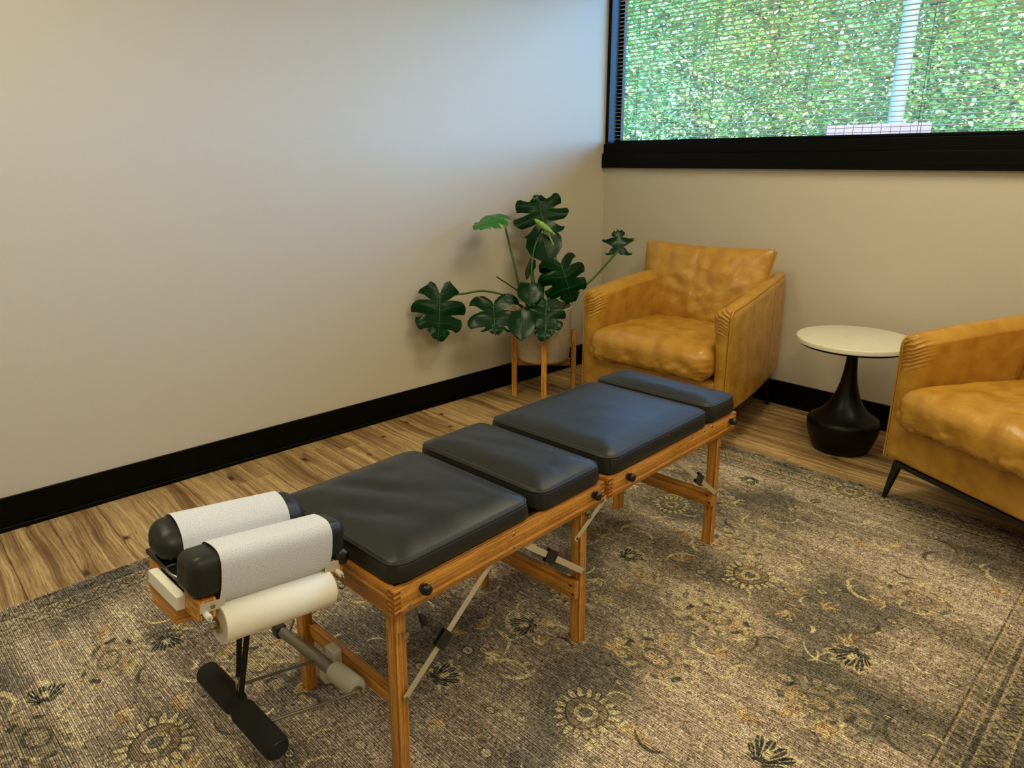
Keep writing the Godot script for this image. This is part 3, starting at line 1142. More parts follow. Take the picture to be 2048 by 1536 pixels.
# ---------------------------------------------------------------- treatment table
func pad(called: String, z0: float, z1: float, hw: float, y0: float, ys: float, crown: float, parent: Node3D, seed_: int, wrinkle: float, label := "", dents := []) -> void:
	var f := FastNoiseLite.new()
	f.seed = seed_
	f.frequency = 5.0
	var L := absf(z1 - z0)
	var W := hw * 2.0
	var H := ys - y0
	var plan := 0.042
	var hl := L / 2.0
	var puff := func(p: Vector3, n: Vector3) -> Vector3:
		var q := p
		var t := (p.y + H / 2.0) / H
		# sides lean in a little towards the top
		q.x *= 1.0 - 0.014 * t
		q.z *= 1.0 - 0.022 * clampf(t, 0, 1) / (L / 0.45)
		if n.y > 0.3:
			var cx := absf(p.x) - hw + plan
			var cz := absf(p.z) - hl + plan
			var inside := plan - Vector2(maxf(cx, 0), maxf(cz, 0)).length() - minf(maxf(cx, cz), 0)
			var e := sin(clampf(inside / minf(0.085, hl * 0.8), 0, 1) * PI / 2)
			var wide := sin(clampf((hw - absf(p.x)) / hw, 0, 1) * PI / 2) * sin(clampf((hl - absf(p.z)) / hl, 0, 1) * PI / 2)
			q.y += crown * (0.75 * e + 0.25 * wide)
			q.y += wrinkle * e * f.get_noise_2d(p.x * 0.7 + p.z * 0.6, p.z * 1.1)
			for d in dents:
				var w := Vector2(p.x - d.x, p.z - d.y).rotated(0.45)
				q.y -= d.z * exp(-(w.x * w.x) / 0.012 - (w.y * w.y) / 0.0009)
		else:
			q.x += signf(p.x) * 0.004 * sin(t * PI) * (1.0 if absf(n.x) > 0.5 else 0.0)
		return q
	var deform := func(p: Vector3, n: Vector3) -> Vector3:
		var cx := absf(p.x) - hw + plan
		var cz := absf(p.z) - hl + plan
		var q := p
		if cx > 0.0 and cz > 0.0:
			var k := maxf(cx, cz) / Vector2(cx, cz).length()
			q.x = signf(p.x) * (hw - plan + cx * k)
			q.z = signf(p.z) * (hl - plan + cz * k)
		return puff.call(q, n)
	var st := begin()
	rbox(st, Transform3D.IDENTITY, Vector3(W, H, L), 0.010, 3, Vector3i(34, 2, 34), deform)
	var xf := Transform3D(Basis.IDENTITY, Vector3(-0.008, (y0 + ys) / 2.0, (z0 + z1) / 2.0))
	var o := put(called, done(st, true), M.black_vinyl, parent, xf)
	if label != "":
		o.set_meta("label", label)
	# stitched edge: welt and thread run round the top
	for k in 2:
		var pts := []
		var rr := 0.042
		var ix := hw - 0.0012 - 0.0085 * k
		var iz := L / 2.0 - 0.0012 - 0.0085 * k
		for c in 4:
			var sx: float = [1, -1, -1, 1][c]
			var sz: float = [1, 1, -1, -1][c]
			for j in 7:
				var a := PI / 2 * c + PI / 2 * j / 6.0
				pts.append(Vector3(sx * (ix - rr) + rr * cos(a), 0, sz * (iz - rr) + rr * sin(a)))
		pts.append(pts[0])
		var line := []
		for p in pts:
			var q: Vector3 = puff.call(Vector3(p.x, H / 2.0 - 0.001, p.z), Vector3.UP)
			line.append(q + Vector3(0, -0.0024 if k == 0 else 0.0013, 0))
		var s2 := begin()
		if k == 0:
			tube(s2, line, 0.0030, 6, false)
			put("welt", done(s2), M.black_vinyl, o)
		else:
			var dense := []
			for i in line.size() - 1:
				var n := int(ceil(line[i].distance_to(line[i + 1]) / 0.005))
				for j in n:
					dense.append([line[i].lerp(line[i + 1], float(j) / n), line[i].lerp(line[i + 1], (j + 0.6) / n)])
			for d in dense:
				tube(s2, d, 0.0006, 4, false)
			put("stitching", done(s2), M.vinyl_thread, o)

func screw(parent: Node3D, at: Vector3, d: Vector3, r := 0.006, m: Material = null) -> void:
	turned("screw", [Vector2(0, -0.004), Vector2(r, -0.004), Vector2(r, 0.0005), Vector2(r * 0.75, 0.0018), Vector2(r * 0.3, 0.0014), Vector2(0, 0.0014)], M.steel if m == null else m, parent, axis_to(at, d), 12)

func knob(parent: Node3D, at: Vector3, d: Vector3, r := 0.0135) -> void:
	turned("knob", [Vector2(0, 0), Vector2(r * 0.75, 0), Vector2(r * 0.8, 0.006), Vector2(r, 0.010), Vector2(r * 1.02, 0.018), Vector2(r * 0.85, 0.025), Vector2(r * 0.4, 0.0275), Vector2(0, 0.028)], M.rubber, parent, axis_to(at, d), 16)

func build_table() -> void:
	var t := thing("treatment_table", "folding oak treatment table with black padded sections and a split headrest standing on the rug", "treatment table", Vector3(1.93, 0.006, 2.6), deg_to_rad(3.17))
	var yb := 0.481
	var yt := 0.551
	var ho := 0.26
	var th := 0.021
	var halves := [[-0.025, 0.770], [-0.862, -0.046]]
	for h in halves:
		var z0: float = h[0]
		var z1: float = h[1]
		for s in [-1.0, 1.0]:
			var r := block("side_rail", Vector3(s * (ho - th), yb, z0), Vector3(s * ho, yt, z1), M.oak, t, 0.0025, 2, 2, Vector2(z0, s * 0.2))
			if s > 0:
				for e in 2:
					var ze := z0 if e == 0 else z1
					for i in 5:
						if i % 2 == 0:
							continue
					for i in 5:
						var y := yb + 0.004 + 0.0135 * i + 0.001
						var a := Vector3(ho - 0.003, y, ze)
						var b := Vector3(ho + 0.0004, y + 0.0066, ze + (th if e == 0 else -th))
						block("finger_joint", a - r.position, b - r.position, M.oak_end_grain, r, 0.0)
		for e in [[z0, z0 + th], [z1 - th, z1]]:
			block("end_rail", Vector3(-ho + th, yb, e[0]), Vector3(ho - th, yt, e[1]), M.oak, t, 0.002, 0, 2, Vector2(0, e[0]))
	# finger joint seen on the head end face
	for s in [-1.0, 1.0]:
		for i in 5:
			var y := yb + 0.0045 + 0.0135 * i + 0.0068
			block("finger_joint", Vector3(s * (ho - th), y, 0.767), Vector3(s * (ho - 0.0005), y + 0.0066, 0.7704), M.oak_end_grain, t, 0.0)
			block("finger_joint", Vector3(s * (ho - th), yb + 0.005 + 0.0135 * i, 0.767), Vector3(s * (ho - 0.0005), yb + 0.0112 + 0.0135 * i, 0.7702), M.oak, t, 0.0)
	# decks under the pads
	block("deck", Vector3(-0.245, yt - 0.012, 0.0), Vector3(0.238, yt + 0.004, 0.748), M.rubber, t, 0.001)
	block("deck", Vector3(-0.245, yt - 0.012, -0.84), Vector3(0.238, yt + 0.004, -0.068), M.rubber, t, 0.001)
	# cushions
	pad("cushion", 0.285, 0.760, 0.262, 0.553, 0.604, 0.026, t, 3, 0.007, "chest cushion with two soft dents", [Vector3(-0.10, 0.05, 0.009), Vector3(0.02, 0.13, 0.010), Vector3(-0.02, 0.0, 0.005)])
	pad("cushion", -0.022, 0.270, 0.268, 0.555, 0.611, 0.026, t, 8, 0.004, "", [Vector3(-0.02, -0.01, 0.003), Vector3(0.04, -0.02, 0.003)])
	pad("cushion", -0.655, -0.050, 0.268, 0.555, 0.611, 0.026, t, 15, 0.002)
	pad("cushion", -0.868, -0.655, 0.266, 0.555, 0.618, 0.022, t, 21, 0.002)
	# legs
	for L in [[0.752, 0.766, -1], [0.062, 0.055, 1], [-0.768, -0.780, 1]]:
		for s in [-1.0, 1.0]:
			var zt: float = L[0] - 0.014
			var zb: float = L[1] - 0.014
			var st := begin()
			var low: float = 0.0
			var hi: float = yt - 0.02
			var dz := zt - zb
			rbox(st, Transform3D.IDENTITY, Vector3(0.039, hi - low, 0.031), 0.003, 2, Vector3i(1, 4, 1), func(p, _n): return p + Vector3(0, 0, dz * (p.y / (hi - low))), 1, 1.0, Vector2(L[0], s))
			put("leg", done(st), M.oak, t, Transform3D(Basis.IDENTITY, Vector3(s * 0.2205, (low + hi) / 2, (zt + zb) / 2)))
	# stretchers
	block("stretcher", Vector3(-0.205, 0.172, 0.724), Vector3(0.205, 0.222, 0.744), M.oak, t, 0.003, 0, 2)
	for z in [0.066, -0.771]:
		block("stretcher", Vector3(-0.243, 0.178, z), Vector3(0.243, 0.240, z + 0.018), M.oak, t, 0.003, 0, 2, Vector2(z, 0.4))
		screw(t, Vector3(0.222, 0.222, z + 0.018), Vector3(0, 0, 1), 0.005, M.black_metal)
		screw(t, Vector3(0.232, 0.194, z + 0.018), Vector3(0, 0, 1), 0.005, M.black_metal)
	# knobs and screws on the visible rail
	var X := Vector3.RIGHT
	for z in [0.686, 0.030, -0.145, -0.812]:
		knob(t, Vector3(ho, 0.527, z), X)
		knob(t, Vector3(-ho, 0.527, z), -X)
	for s in [[0.536, 0.374], [0.497, 0.374], [0.496, 0.726], [0.497, -0.18], [0.498, -0.458], [0.540, -0.533], [0.541, -0.62], [0.543, -0.675], [0.499, -0.823]]:
		screw(t, Vector3(ho, s[0], s[1]), X)
	screw(t, Vector3(0.142, 0.511, 0.770), Vector3.BACK, 0.008)
	# folding braces
	var braces := [[Vector3(0.2475, 0.236, 0.746), Vector3(0.2475, 0.490, 0.43), 0.40], [Vector3(0.2475, 0.268, 0.052), Vector3(0.2475, 0.487, 0.33), 0.56], [Vector3(0.2475, 0.232, -0.775), Vector3(0.2475, 0.480, -0.458), 0.45]]
	for b in braces:
		for s in [1.0, -1.0]:
			var sx := Vector3(s, 1, 1)
			var o := bar("brace", b[0] * sx, b[1] * sx, 0.019, 0.0025, X, M.aluminium, t)
			var c: Vector3 = (b[0] as Vector3).lerp(b[1], b[2]) * sx
			var d: Vector3 = ((b[1] - b[0]) as Vector3).normalized() * sx * 0.024
			bar("brace_sleeve", c - d, c + d, 0.040, 0.013, X, M.rubber, t, 0.002)
			if s > 0:
				screw(t, b[0] + Vector3(0.003, 0, 0), X, 0.007)
	bar("hinge_link", Vector3(0.252, 0.398, 0.102), Vector3(0.252, 0.490, -0.048), 0.017, 0.0025, X, M.aluminium, t)
	screw(t, Vector3(0.254, 0.403, 0.094), X, 0.004, M.black_metal)
	screw(t, Vector3(0.2405, 0.338, 0.06), X, 0.006)
	for e in [Vector3(0.243, 0.418, 0.738), Vector3(0.243, 0.457, 0.040), Vector3(0.243, 0.423, -0.782)]:
		rod("eye_bolt", [e - X * 0.006, e + X * 0.012], 0.003, M.steel, t)
		turned("eye_washer", [Vector2(0.003, 0), Vector2(0.008, 0), Vector2(0.008, 0.004), Vector2(0.003, 0.004), Vector2(0.003, 0)], M.steel, t, axis_to(e + X * 0.010, X), 16)
	# release lever under the rail
	rod("lever", [Vector3(0.215, 0.49, 0.690), Vector3(0.247, 0.44, 0.684)], 0.0045, M.grey_steel, t)
	rod("lever_tip", [Vector3(0.243, 0.446, 0.685), Vector3(0.250, 0.434, 0.683), Vector3(0.256, 0.420, 0.681), Vector3(0.257, 0.416, 0.681)], [0.005, 0.009, 0.0095, 0.004], M.rubber, t, 10)
	build_headrest(t)
	build_foot_lever(t)

func build_headrest(t: Node3D) -> void:
	var xf := Transform3D(Basis(Vector3.RIGHT, deg_to_rad(-8.0)), Vector3(0, 0.579, 0.785))
	var hr := holder("headrest", t, xf)
	hr.set_meta("label", "split headrest of two black cushions on an oak beam, tilted up")
	# base: beam, plate, block, white end board
	var st := begin()
	rbox(st, Transform3D.IDENTITY, Vector3(0.158, 0.048, 0.345), 0.003, 2, Vector3i(1, 1, 1), func(p, _n): return Vector3(p.x * (0.86 + 0.14 * (p.y / 0.024)), p.y, p.z - (0.006 if p.z > 0 and p.y < 0 else 0.0)), 2)
	put("beam", done(st), M.oak, hr, Transform3D(Basis.IDENTITY, Vector3(-0.040, -0.055, 0.199)))
	block("side_block", Vector3(0.040, -0.034, 0.316), Vector3(0.106, 0.010, 0.356), M.oak, hr, 0.003, 0, 2)
	block("side_block", Vector3(0.040, -0.034, 0.012), Vector3(0.106, 0.010, 0.046), M.oak, hr, 0.003, 0, 2)
	block("side_block", Vector3(0.030, -0.030, 0.046), Vector3(0.056, 0.010, 0.316), M.oak, hr, 0.003, 2, 2)
	block("side_block", Vector3(-0.175, -0.030, 0.02), Vector3(-0.108, 0.002, 0.346), M.oak, hr, 0.003, 2, 2)
	block("base_plate", Vector3(-0.19, 0.000, 0.005), Vector3(0.048, 0.013, 0.350), M.rubber, hr, 0.005, -1, 3)
	block("end_board", Vector3(-0.108, -0.031, 0.352), Vector3(0.046, 0.001, 0.373), M.white_plastic, hr, 0.003, -1, 2)
	# cushions
	for c in 2:
		var a := Vector3(0.012, 0.010, 0.004) if c == 0 else Vector3(-0.182, 0.012, -0.002)
		var b := Vector3(0.112, 0.101, 0.368) if c == 0 else Vector3(-0.072, 0.096, 0.356)
		var size := b - a
		var s2 := begin()
		var cc := c
		var deform := func(p: Vector3, n: Vector3) -> Vector3:
			var q := p
			var ty := p.y / size.y + 0.5
			var tz := p.z / size.z
			if n.y > 0.0 or ty > 0.5:
				q.y += 0.004 * cos(tz * PI)
			if cc == 0:
				q.x *= 1.0 - 0.05 * ty * ty
				q.y -= 0.006 * clampf(-p.x / size.x + 0.1, 0, 1) * ty
			else:
				# domed, sloping to the inside
				q.y -= 0.030 * pow(clampf(p.x / size.x + 0.42, 0, 1), 1.6) * ty
				q.x *= 1.0 - 0.08 * ty * ty
			q.x *= 1.0 - 0.10 * pow(absf(tz) * 2.0, 6.0)
			return q
		rbox(s2, Transform3D.IDENTITY, size, 0.026 if c == 0 else 0.034, 6, Vector3i(6, 4, 14), deform)
		var o := put("face_cushion", done(s2, true), M.black_vinyl, hr, span(a, b))
		# welts round both ends
		for e in [-1.0, 1.0]:
			var pts := []
			for k in 15:
				var an := PI * k / 14.0
				var rx := size.x * 0.5 * 0.93
				pts.append(Vector3(cos(an) * rx * 0.98, -size.y * 0.2 + sin(an) * size.y * 0.58 * (0.96 if cc == 0 else 0.93) - (0.014 * clampf(cos(an), 0, 1) if cc == 1 else 0.0), e * (size.z * 0.5 - 0.020)))
			var s3 := begin()
			tube(s3, pts, 0.0022, 6)
			put("welt", done(s3), M.black_vinyl, hr, span(a, b))
	# strap loop between the cushions
	rod("wire_loop", smooth_path([Vector3(-0.070, 0.016, 0.330), Vector3(-0.056, 0.022, 0.352), Vector3(-0.026, 0.024, 0.360), Vector3(0.002, 0.020, 0.350), Vector3(0.010, 0.016, 0.33)], 5), 0.0022, M.steel, hr)
	# side hardware
	bar("bracket", Vector3(0.1075, -0.006, 0.300), Vector3(0.1075, -0.006, 0.352), 0.022, 0.003, Vector3.RIGHT, M.aluminium, hr)
	screw(hr, Vector3(0.109, -0.006, 0.325), Vector3.RIGHT, 0.006)
	screw(hr, Vector3(0.106, -0.018, 0.345), Vector3.RIGHT, 0.004, M.black_metal)
	bar("bracket", Vector3(0.1075, -0.004, 0.022), Vector3(0.1075, -0.004, 0.062), 0.026, 0.003, Vector3.RIGHT, M.aluminium, hr)
	for w in [0.340, 0.030]:
		rod("roll_peg", [Vector3(0.100, -0.018, w), Vector3(0.128, -0.020, w)], 0.0065, M.white_plastic, hr, 12)
		var o := 0.006 if w > 0.2 else -0.006
		rod("roll_hook", smooth_path([Vector3(0.122, -0.020, w), Vector3(0.134, -0.021, w), Vector3(0.137, -0.027, w + o * 0.5), Vector3(0.134, -0.045, w + o), Vector3(0.126, -0.058, w + o), Vector3(0.112, -0.061, w + o * 0.5), Vector3(0.106, -0.059, w - o * 4.0)], 4), 0.0020, M.steel, hr)
		rod("hook_pin", [Vector3(0.130, -0.030, w - 0.010), Vector3(0.134, -0.024, w + 0.018)], 0.0014, M.steel, hr, 6)
	# joint to the table
	knob(hr, Vector3(0.085, 0.010, 0.012), Vector3(1, 0.1, 0.3), 0.020)
	for x in [-0.055, 0.060]:
		block("hinge_plate", Vector3(x - 0.004, -0.060, -0.012), Vector3(x + 0.004, 0.000, 0.080), M.black_metal, hr, 0.002)
		screw(hr, Vector3(x + 0.004, -0.04, 0.02), Vector3.RIGHT, 0.006)
	bar("release_bar", Vector3(0.030, -0.105, 0.150), Vector3(0.060, -0.098, 0.000), 0.010, 0.010, Vector3.UP, M.rubber, hr, 0.002)
	bar("peg", Vector3(-0.105, -0.07, 0.130), Vector3(-0.120, -0.200, 0.142), 0.010, 0.010, Vector3.RIGHT, M.rubber, hr, 0.002)
	# paper roll: hangs on the hooks, its sheet lies over both cushions
	var pr := thing("paper_roll", "roll of white crepe paper hanging beside the headrest, its loose end draped over both cushions", "paper roll")
	pr.transform = t.transform * xf
	var w0 := 0.050
	var w1 := 0.310
	var cen := Vector3(0.104, -0.055, 0)
	var R := 0.042
	var prof := [Vector2(0.019, w0), Vector2(R - 0.001, w0), Vector2(R, w0 + 0.001), Vector2(R, w1 - 0.001), Vector2(R - 0.001, w1), Vector2(0.019, w1)]
	var lx := Transform3D(Basis(Vector3.RIGHT, PI / 2), cen)
	turned("roll", prof, M.paper_roll_side, pr, lx, 56)
	turned("roll_face", [Vector2(R - 0.0015, w1 + 0.0006), Vector2(R - 0.006, w1 + 0.0010), Vector2(R - 0.0075, w1 + 0.0002), Vector2(0.020, w1 + 0.0002)], M.paper_end, pr, lx, 48)
	turned("core", [Vector2(0.0155, w0 - 0.004), Vector2(0.019, w0 - 0.004), Vector2(0.019, w1 + 0.005), Vector2(0.0155, w1 + 0.005), Vector2(0.0155, w0 - 0.004)], M.cardboard, pr, lx, 32)
	var path := smooth_path([Vector3(-0.1835, 0.035, 0), Vector3(-0.1815, 0.065, 0), Vector3(-0.172, 0.090, 0), Vector3(-0.150, 0.1010, 0), Vector3(-0.122, 0.0985, 0), Vector3(-0.098, 0.087, 0), Vector3(-0.080, 0.068, 0), Vector3(-0.0695, 0.040, 0), Vector3(-0.055, 0.020, 0), Vector3(-0.030, 0.0165, 0), Vector3(-0.003, 0.026, 0), Vector3(0.0085, 0.055, 0), Vector3(0.013, 0.080, 0), Vector3(0.026, 0.100, 0), Vector3(0.048, 0.1065, 0), Vector3(0.078, 0.1080, 0), Vector3(0.099, 0.103, 0), Vector3(0.1125, 0.085, 0), Vector3(0.1155, 0.058, 0), Vector3(0.1140, 0.025, 0), Vector3(0.106, 0.000, 0), Vector3(0.086, -0.022, 0), Vector3(0.068, -0.038, 0), Vector3(0.0618, -0.056, 0)], 4)
	var V := PackedVector3Array()
	var T := PackedInt32Array()
	var uv := PackedVector2Array()
	var nw := 12
	for i in path.size():
		for j in nw + 1:
			var ww := lerpf(w0, w1, float(j) / nw)
			var s := float(i) / path.size()
			var wob := 0.0012 * sin(j * 1.3 + i * 0.21) * smoothstep(0.75, 0.95, s)
			V.append(path[i] + Vector3(wob, 0, ww + (0.003 * sin(s * 40.0) * smoothstep(0.78, 0.9, s) if j == 0 or j == nw else 0.0)))
			uv.append(Vector2(ww, s))
	for i in path.size() - 1:
		for j in nw:
			var a := i * (nw + 1) + j
			T.append_array([a, a + 1, a + nw + 2, a, a + nw + 2, a + nw + 1])
	put("paper_sheet", shell(V, T, uv, 0.0011), M.crepe_paper, pr)

func build_foot_lever(t: Node3D) -> void:
	var f := holder("foot_lever", t)
	f.set_meta("label", "steel foot lever with two black foam rollers hung on a strap")
	# tube on the stretcher
	rod("tube", [Vector3(-0.300, 0.168, 0.782), Vector3(-0.170, 0.178, 0.782)], 0.0155, M.grey_steel, f, 18)
	rod("tube", [Vector3(-0.172, 0.178, 0.782), Vector3(-0.010, 0.188, 0.782)], 0.0180, M.grey_steel, f, 18)
	rod("sleeve", [Vector3(-0.020, 0.188, 0.780), Vector3(-0.014, 0.188, 0.780), Vector3(0.082, 0.193, 0.780), Vector3(0.090, 0.193, 0.780)], [0.024, 0.027, 0.027, 0.024], M.grey_plastic, f, 24)
	block("clamp", Vector3(-0.075, 0.185, 0.745), Vector3(-0.030, 0.232, 0.772), M.grey_plastic, f, 0.004, -1, 2)
	block("clamp", Vector3(-0.070, 0.140, 0.765), Vector3(-0.030, 0.180, 0.800), M.grey_plastic, f, 0.010, -1, 3)
	turned("nut", [Vector2(0, 0), Vector2(0.016, 0), Vector2(0.016, 0.006), Vector2(0.008, 0.008), Vector2(0.008, 0.022), Vector2(0.005, 0.024), Vector2(0, 0.024)], M.steel, f, axis_to(Vector3(0.090, 0.188, 0.785), Vector3.RIGHT), 12)
	block("block_end", Vector3(-0.325, 0.150, 0.768), Vector3(-0.290, 0.186, 0.800), M.black_metal, f, 0.005, -1, 2)
	rod("lever_pin", [Vector3(-0.262, 0.18, 0.775), Vector3(-0.245, 0.225, 0.765)], 0.003, M.steel, f)
	# rods out to the rollers
	var y := 0.252
	var z := 1.045
	for x in [-0.100, 0.096]:
		rod("rod", [Vector3(x, 0.178 if x < 0 else 0.190, 0.786), Vector3(x * 0.86, y, z)], 0.0042, M.grey_steel, f, 10)
	rod("axle", [Vector3(-0.175, y, z), Vector3(0.180, y, z)], 0.014, M.rubber, f, 16)
	for s in [[-0.182, -0.012], [0.006, 0.184]]:
		rod("foam_roller", [Vector3(s[0], y, z), Vector3(s[0] + 0.004, y, z), Vector3(s[0] + 0.012, y, z), Vector3(s[1] - 0.012, y, z), Vector3(s[1] - 0.004, y, z), Vector3(s[1], y, z)], [0.021, 0.0265, 0.0295, 0.0295, 0.0265, 0.021], M.foam, f, 28)
	turned("end_cap", [Vector2(0.0205, 0.001), Vector2(0.0215, 0.0025), Vector2(0.0225, 0.001)], M.rubber, f, axis_to(Vector3(0.184, y, z), Vector3.RIGHT), 28)
	# strap: two runs down to the axle, with a steel ring
	bar("strap", Vector3(-0.018, 0.560, 0.995), Vector3(-0.010, y + 0.075, z - 0.012), 0.013, 0.0022, Vector3(0.75, 0, 0.66), M.webbing, f)
	bar("strap", Vector3(0.018, 0.560, 0.985), Vector3(-0.002, y + 0.012, z - 0.004), 0.013, 0.0022, Vector3(0.75, 0, 0.66), M.webbing, f)
	var ring := []
	for k in 17:
		var a := TAU * k / 16.0
		ring.append(Vector3(-0.012 + 0.008 * cos(a) * 0.75, y + 0.055 + 0.019 * sin(a), z - 0.008 + 0.006 * cos(a)))
	rod("ring", ring, 0.0022, M.steel, f)
	rod("strap_loop", [Vector3(-0.012, y, z), Vector3(-0.004, y, z), Vector3(0.004, y, z)], 0.0225, M.webbing, f, 20)

# ---------------------------------------------------------------- armchairs
func armchair(at: Vector3, turn: float, label: String, shift: float) -> Node3D:
	var t := thing("armchair", label, "armchair", at, turn, "tan leather armchairs")
	var wf := 0.457
	var wb := 0.345
	var hf := 0.762
	var hb := 0.832
	var D := 0.955
	var yb := 0.195
	var f := FastNoiseLite.new()
	f.seed = 5
	f.frequency = 6.0
	var ath := 0.090
	for s in [-1.0, 1.0]:
		var H := hf - yb
		var deform := func(p: Vector3, n: Vector3) -> Vector3:
			var tz := 0.5 - p.z / D           # 0 front .. 1 back
			var ty := p.y / H + 0.5
			var q := p
			q.y += (hb - hf) * sin(tz * PI / 2) * ty + 0.012 * tz * (1.0 - ty)
			q.x -= s * (wf - wb) * pow(tz, 1.7)
			# the padded roll swells inward near the top
			var inner: float = -s * n.x
			if inner > 0.2:
				q.x -= s * 0.016 * smoothstep(0.55, 0.9, ty) * smoothstep(1.0, 0.93, ty)
			# gathers fanning back from the piping at the front top corner
			var df := D / 2 - p.z
			var yt := H / 2 - p.y
			var g := smoothstep(0.105 + 0.02 * sin(yt * 90.0), 0.012, df) * smoothstep(0.150, 0.105, yt) * smoothstep(-0.040, -0.020, -s * p.x)
			if g > 0.0:
				var c: float = yt - 0.6 * s * p.x
				q += n * (0.0046 * g * sin(c * TAU / 0.0175 + 5.0 * df + 0.8 * sin(c * 70.0)))
			q += n * 0.0022 * f.get_noise_3dv(p * 1.4 + Vector3(s * 3, 0, 0))
			return q
		var st := begin()
		rbox(st, Transform3D.IDENTITY, Vector3(ath, H, D), 0.044, 10, Vector3i(2, 110, 64), deform)
		var xf := Transform3D(Basis.IDENTITY, Vector3(s * (wf - ath / 2), (hf + yb) / 2, 0))
		var arm := put("arm", done(st, true), M.tan_leather, t, xf)
		# piping: up the outer front edge and back along the outer top edge
		var pts := []
		for k in 13:
			pts.append(deform.call(Vector3(s * (ath / 2 - 0.010), lerpf(-H / 2 + 0.012, H / 2 - 0.045, k / 12.0), D / 2 - 0.008), Vector3.ZERO))
		for k in 5:
			var a := PI / 2 * (k + 1) / 6.0
			pts.append(deform.call(Vector3(s * (ath / 2 - 0.011), H / 2 - 0.045 + 0.037 * sin(a), D / 2 - 0.045 + 0.037 * cos(a)), Vector3.ZERO))
		for k in 21:
			pts.append(deform.call(Vector3(s * (ath / 2 - 0.010), H / 2 - 0.010, lerpf(D / 2 - 0.05, -D / 2 + 0.03, k / 20.0)), Vector3.ZERO))
		for o in 2:
			var line := []
			for p in pts:
				line.append(p + Vector3(-s * 0.011 * o, 0, 0.001))
			var sp := begin()
			tube(sp, line, 0.0042 if o == 0 else 0.0034, 8)
			put("piping", done(sp), M.leather_piping, arm)
		# panel seams, outside and inside
		for side in [1.0, -1.0]:
			var seam := []
			var zz := -D / 2 + (0.30 if side > 0 else 0.42)
			for k in 17:
				var yy := lerpf(-H / 2 + 0.03 if side > 0 else -0.02, H / 2 - 0.02, k / 16.0)
				var bulge := 0.0 if yy < H / 2 - 0.044 else 0.044 - sqrt(maxf(0.0, 0.044 * 0.044 - pow(yy - H / 2 + 0.044, 2)))
				seam.append(deform.call(Vector3(side * s * (ath / 2 - bulge), yy, zz), Vector3(side * s, 0, 0)))
			var ss := begin()
			tube(ss, seam, 0.0014, 5)
			put("seam", done(ss), M.leather_seam if side > 0 else M.leather_piping, arm)
	# back
	var HB := hb - yb
	var sb := begin()
	rbox(sb, Transform3D.IDENTITY, Vector3(wb * 2 - 0.06, HB - 0.02, 0.13), 0.045, 6, Vector3i(14, 12, 2), func(p, n): return p + Vector3(0, 0, -0.05 * (p.y / HB)) + n * 0.002 * f.get_noise_3dv(p * 1.5))
	put("back_panel", done(sb, true), M.tan_leather, t, Transform3D(Basis.IDENTITY, Vector3(0, (hb + yb) / 2 - 0.01, -D / 2 + 0.075)))
	# apron under the seat
	var sa := begin()
	rbox(sa, Transform3D.IDENTITY, Vector3(wf * 2 - 0.03, 0.176, D - 0.16), 0.022, 4, Vector3i(14, 3, 10), func(p, n): return p - Vector3(signf(p.x) * (wf - wb) * pow(clampf(0.5 - p.z / D, 0, 1), 1.7) * absf(p.x) / wf, 0, 0) + n * 0.003 * f.get_noise_3dv(p * 1.2))
	put("apron", done(sa, true), M.tan_leather, t, Transform3D(Basis.IDENTITY, Vector3(0, yb + 0.095, 0.065)))
	# seat cushion
	var sw := (wf - ath) * 2 + 0.014
	var sd := 0.75
	var shh := 0.165
	var seat_def := func(p: Vector3, n: Vector3) -> Vector3:
		var q := p
		var tz := p.z / sd + 0.5             # 1 front
		var ex := 1.0 - pow(absf(p.x) / (sw / 2), 4.0)
		if n.y > 0.1:
			q.y += 0.030 * ex * sin(clampf(tz, 0, 1) * PI * 0.8) * n.y
			q.y += 0.012 * ex * f.get_noise_2d(p.x * 1.1, p.z * 1.0) * n.y
		if n.z > 0.1:
			q.z += 0.022 * ex * n.z
			q += n * 0.008 * sin((p.x * 2.2 + p.y * 2.6 + 0.5 * f.get_noise_2d(p.x * 0.6, p.y * 0.6)) * 21.0) * smoothstep(0.06, -0.06, p.y) * smoothstep(0.0, 0.25, ex)
		q.x -= signf(p.x) * (wf - wb) * pow(clampf(0.5 - (p.z + 0.14) / D, 0, 1), 1.7) * absf(p.x) / (sw / 2)
		# pinched front corners
		var c := clampf((absf(p.x) - sw / 2 + 0.10) / 0.10, 0, 1) * clampf(tz * 6.0 - 5.0, 0, 1)
		q += n * 0.0015 * c * sin(p.y * 190.0)
		return q
	var sc := begin()
	rbox(sc, Transform3D.IDENTITY, Vector3(sw, shh, sd), 0.062, 8, Vector3i(30, 6, 26), seat_def)
	put("seat_cushion", done(sc, true), M.tan_leather, t, Transform3D(Basis.IDENTITY, Vector3(0, yb + 0.190 + shh / 2, D / 2 - sd / 2 + 0.068)))
	# back cushion: a pillow, leaning
	var bw := 0.83
	var bh := 0.52
	var bt := 0.20
	var back_def := func(p: Vector3, n: Vector3) -> Vector3:
		var q := p
		var ex := clampf(1.0 - pow(absf(p.x) / (bw / 2), 3.0), 0, 1)
		var ey := clampf(1.0 - pow(absf(p.y) / (bh / 2), 3.0), 0, 1)
		var puff := 0.16 + 0.84 * pow(ex * ey, 0.55)
		q.z = p.z * puff
		# edges draw in between the corners
		q.y -= signf(p.y) * 0.016 * cos(p.x / bw * PI) * absf(p.y) / (bh / 2)
		q.x -= signf(p.x) * 0.012 * cos(p.y / bh * PI) * absf(p.x) / (bw / 2)
		q.x *= 1.0 - 0.07 * (0.5 - p.y / bh)
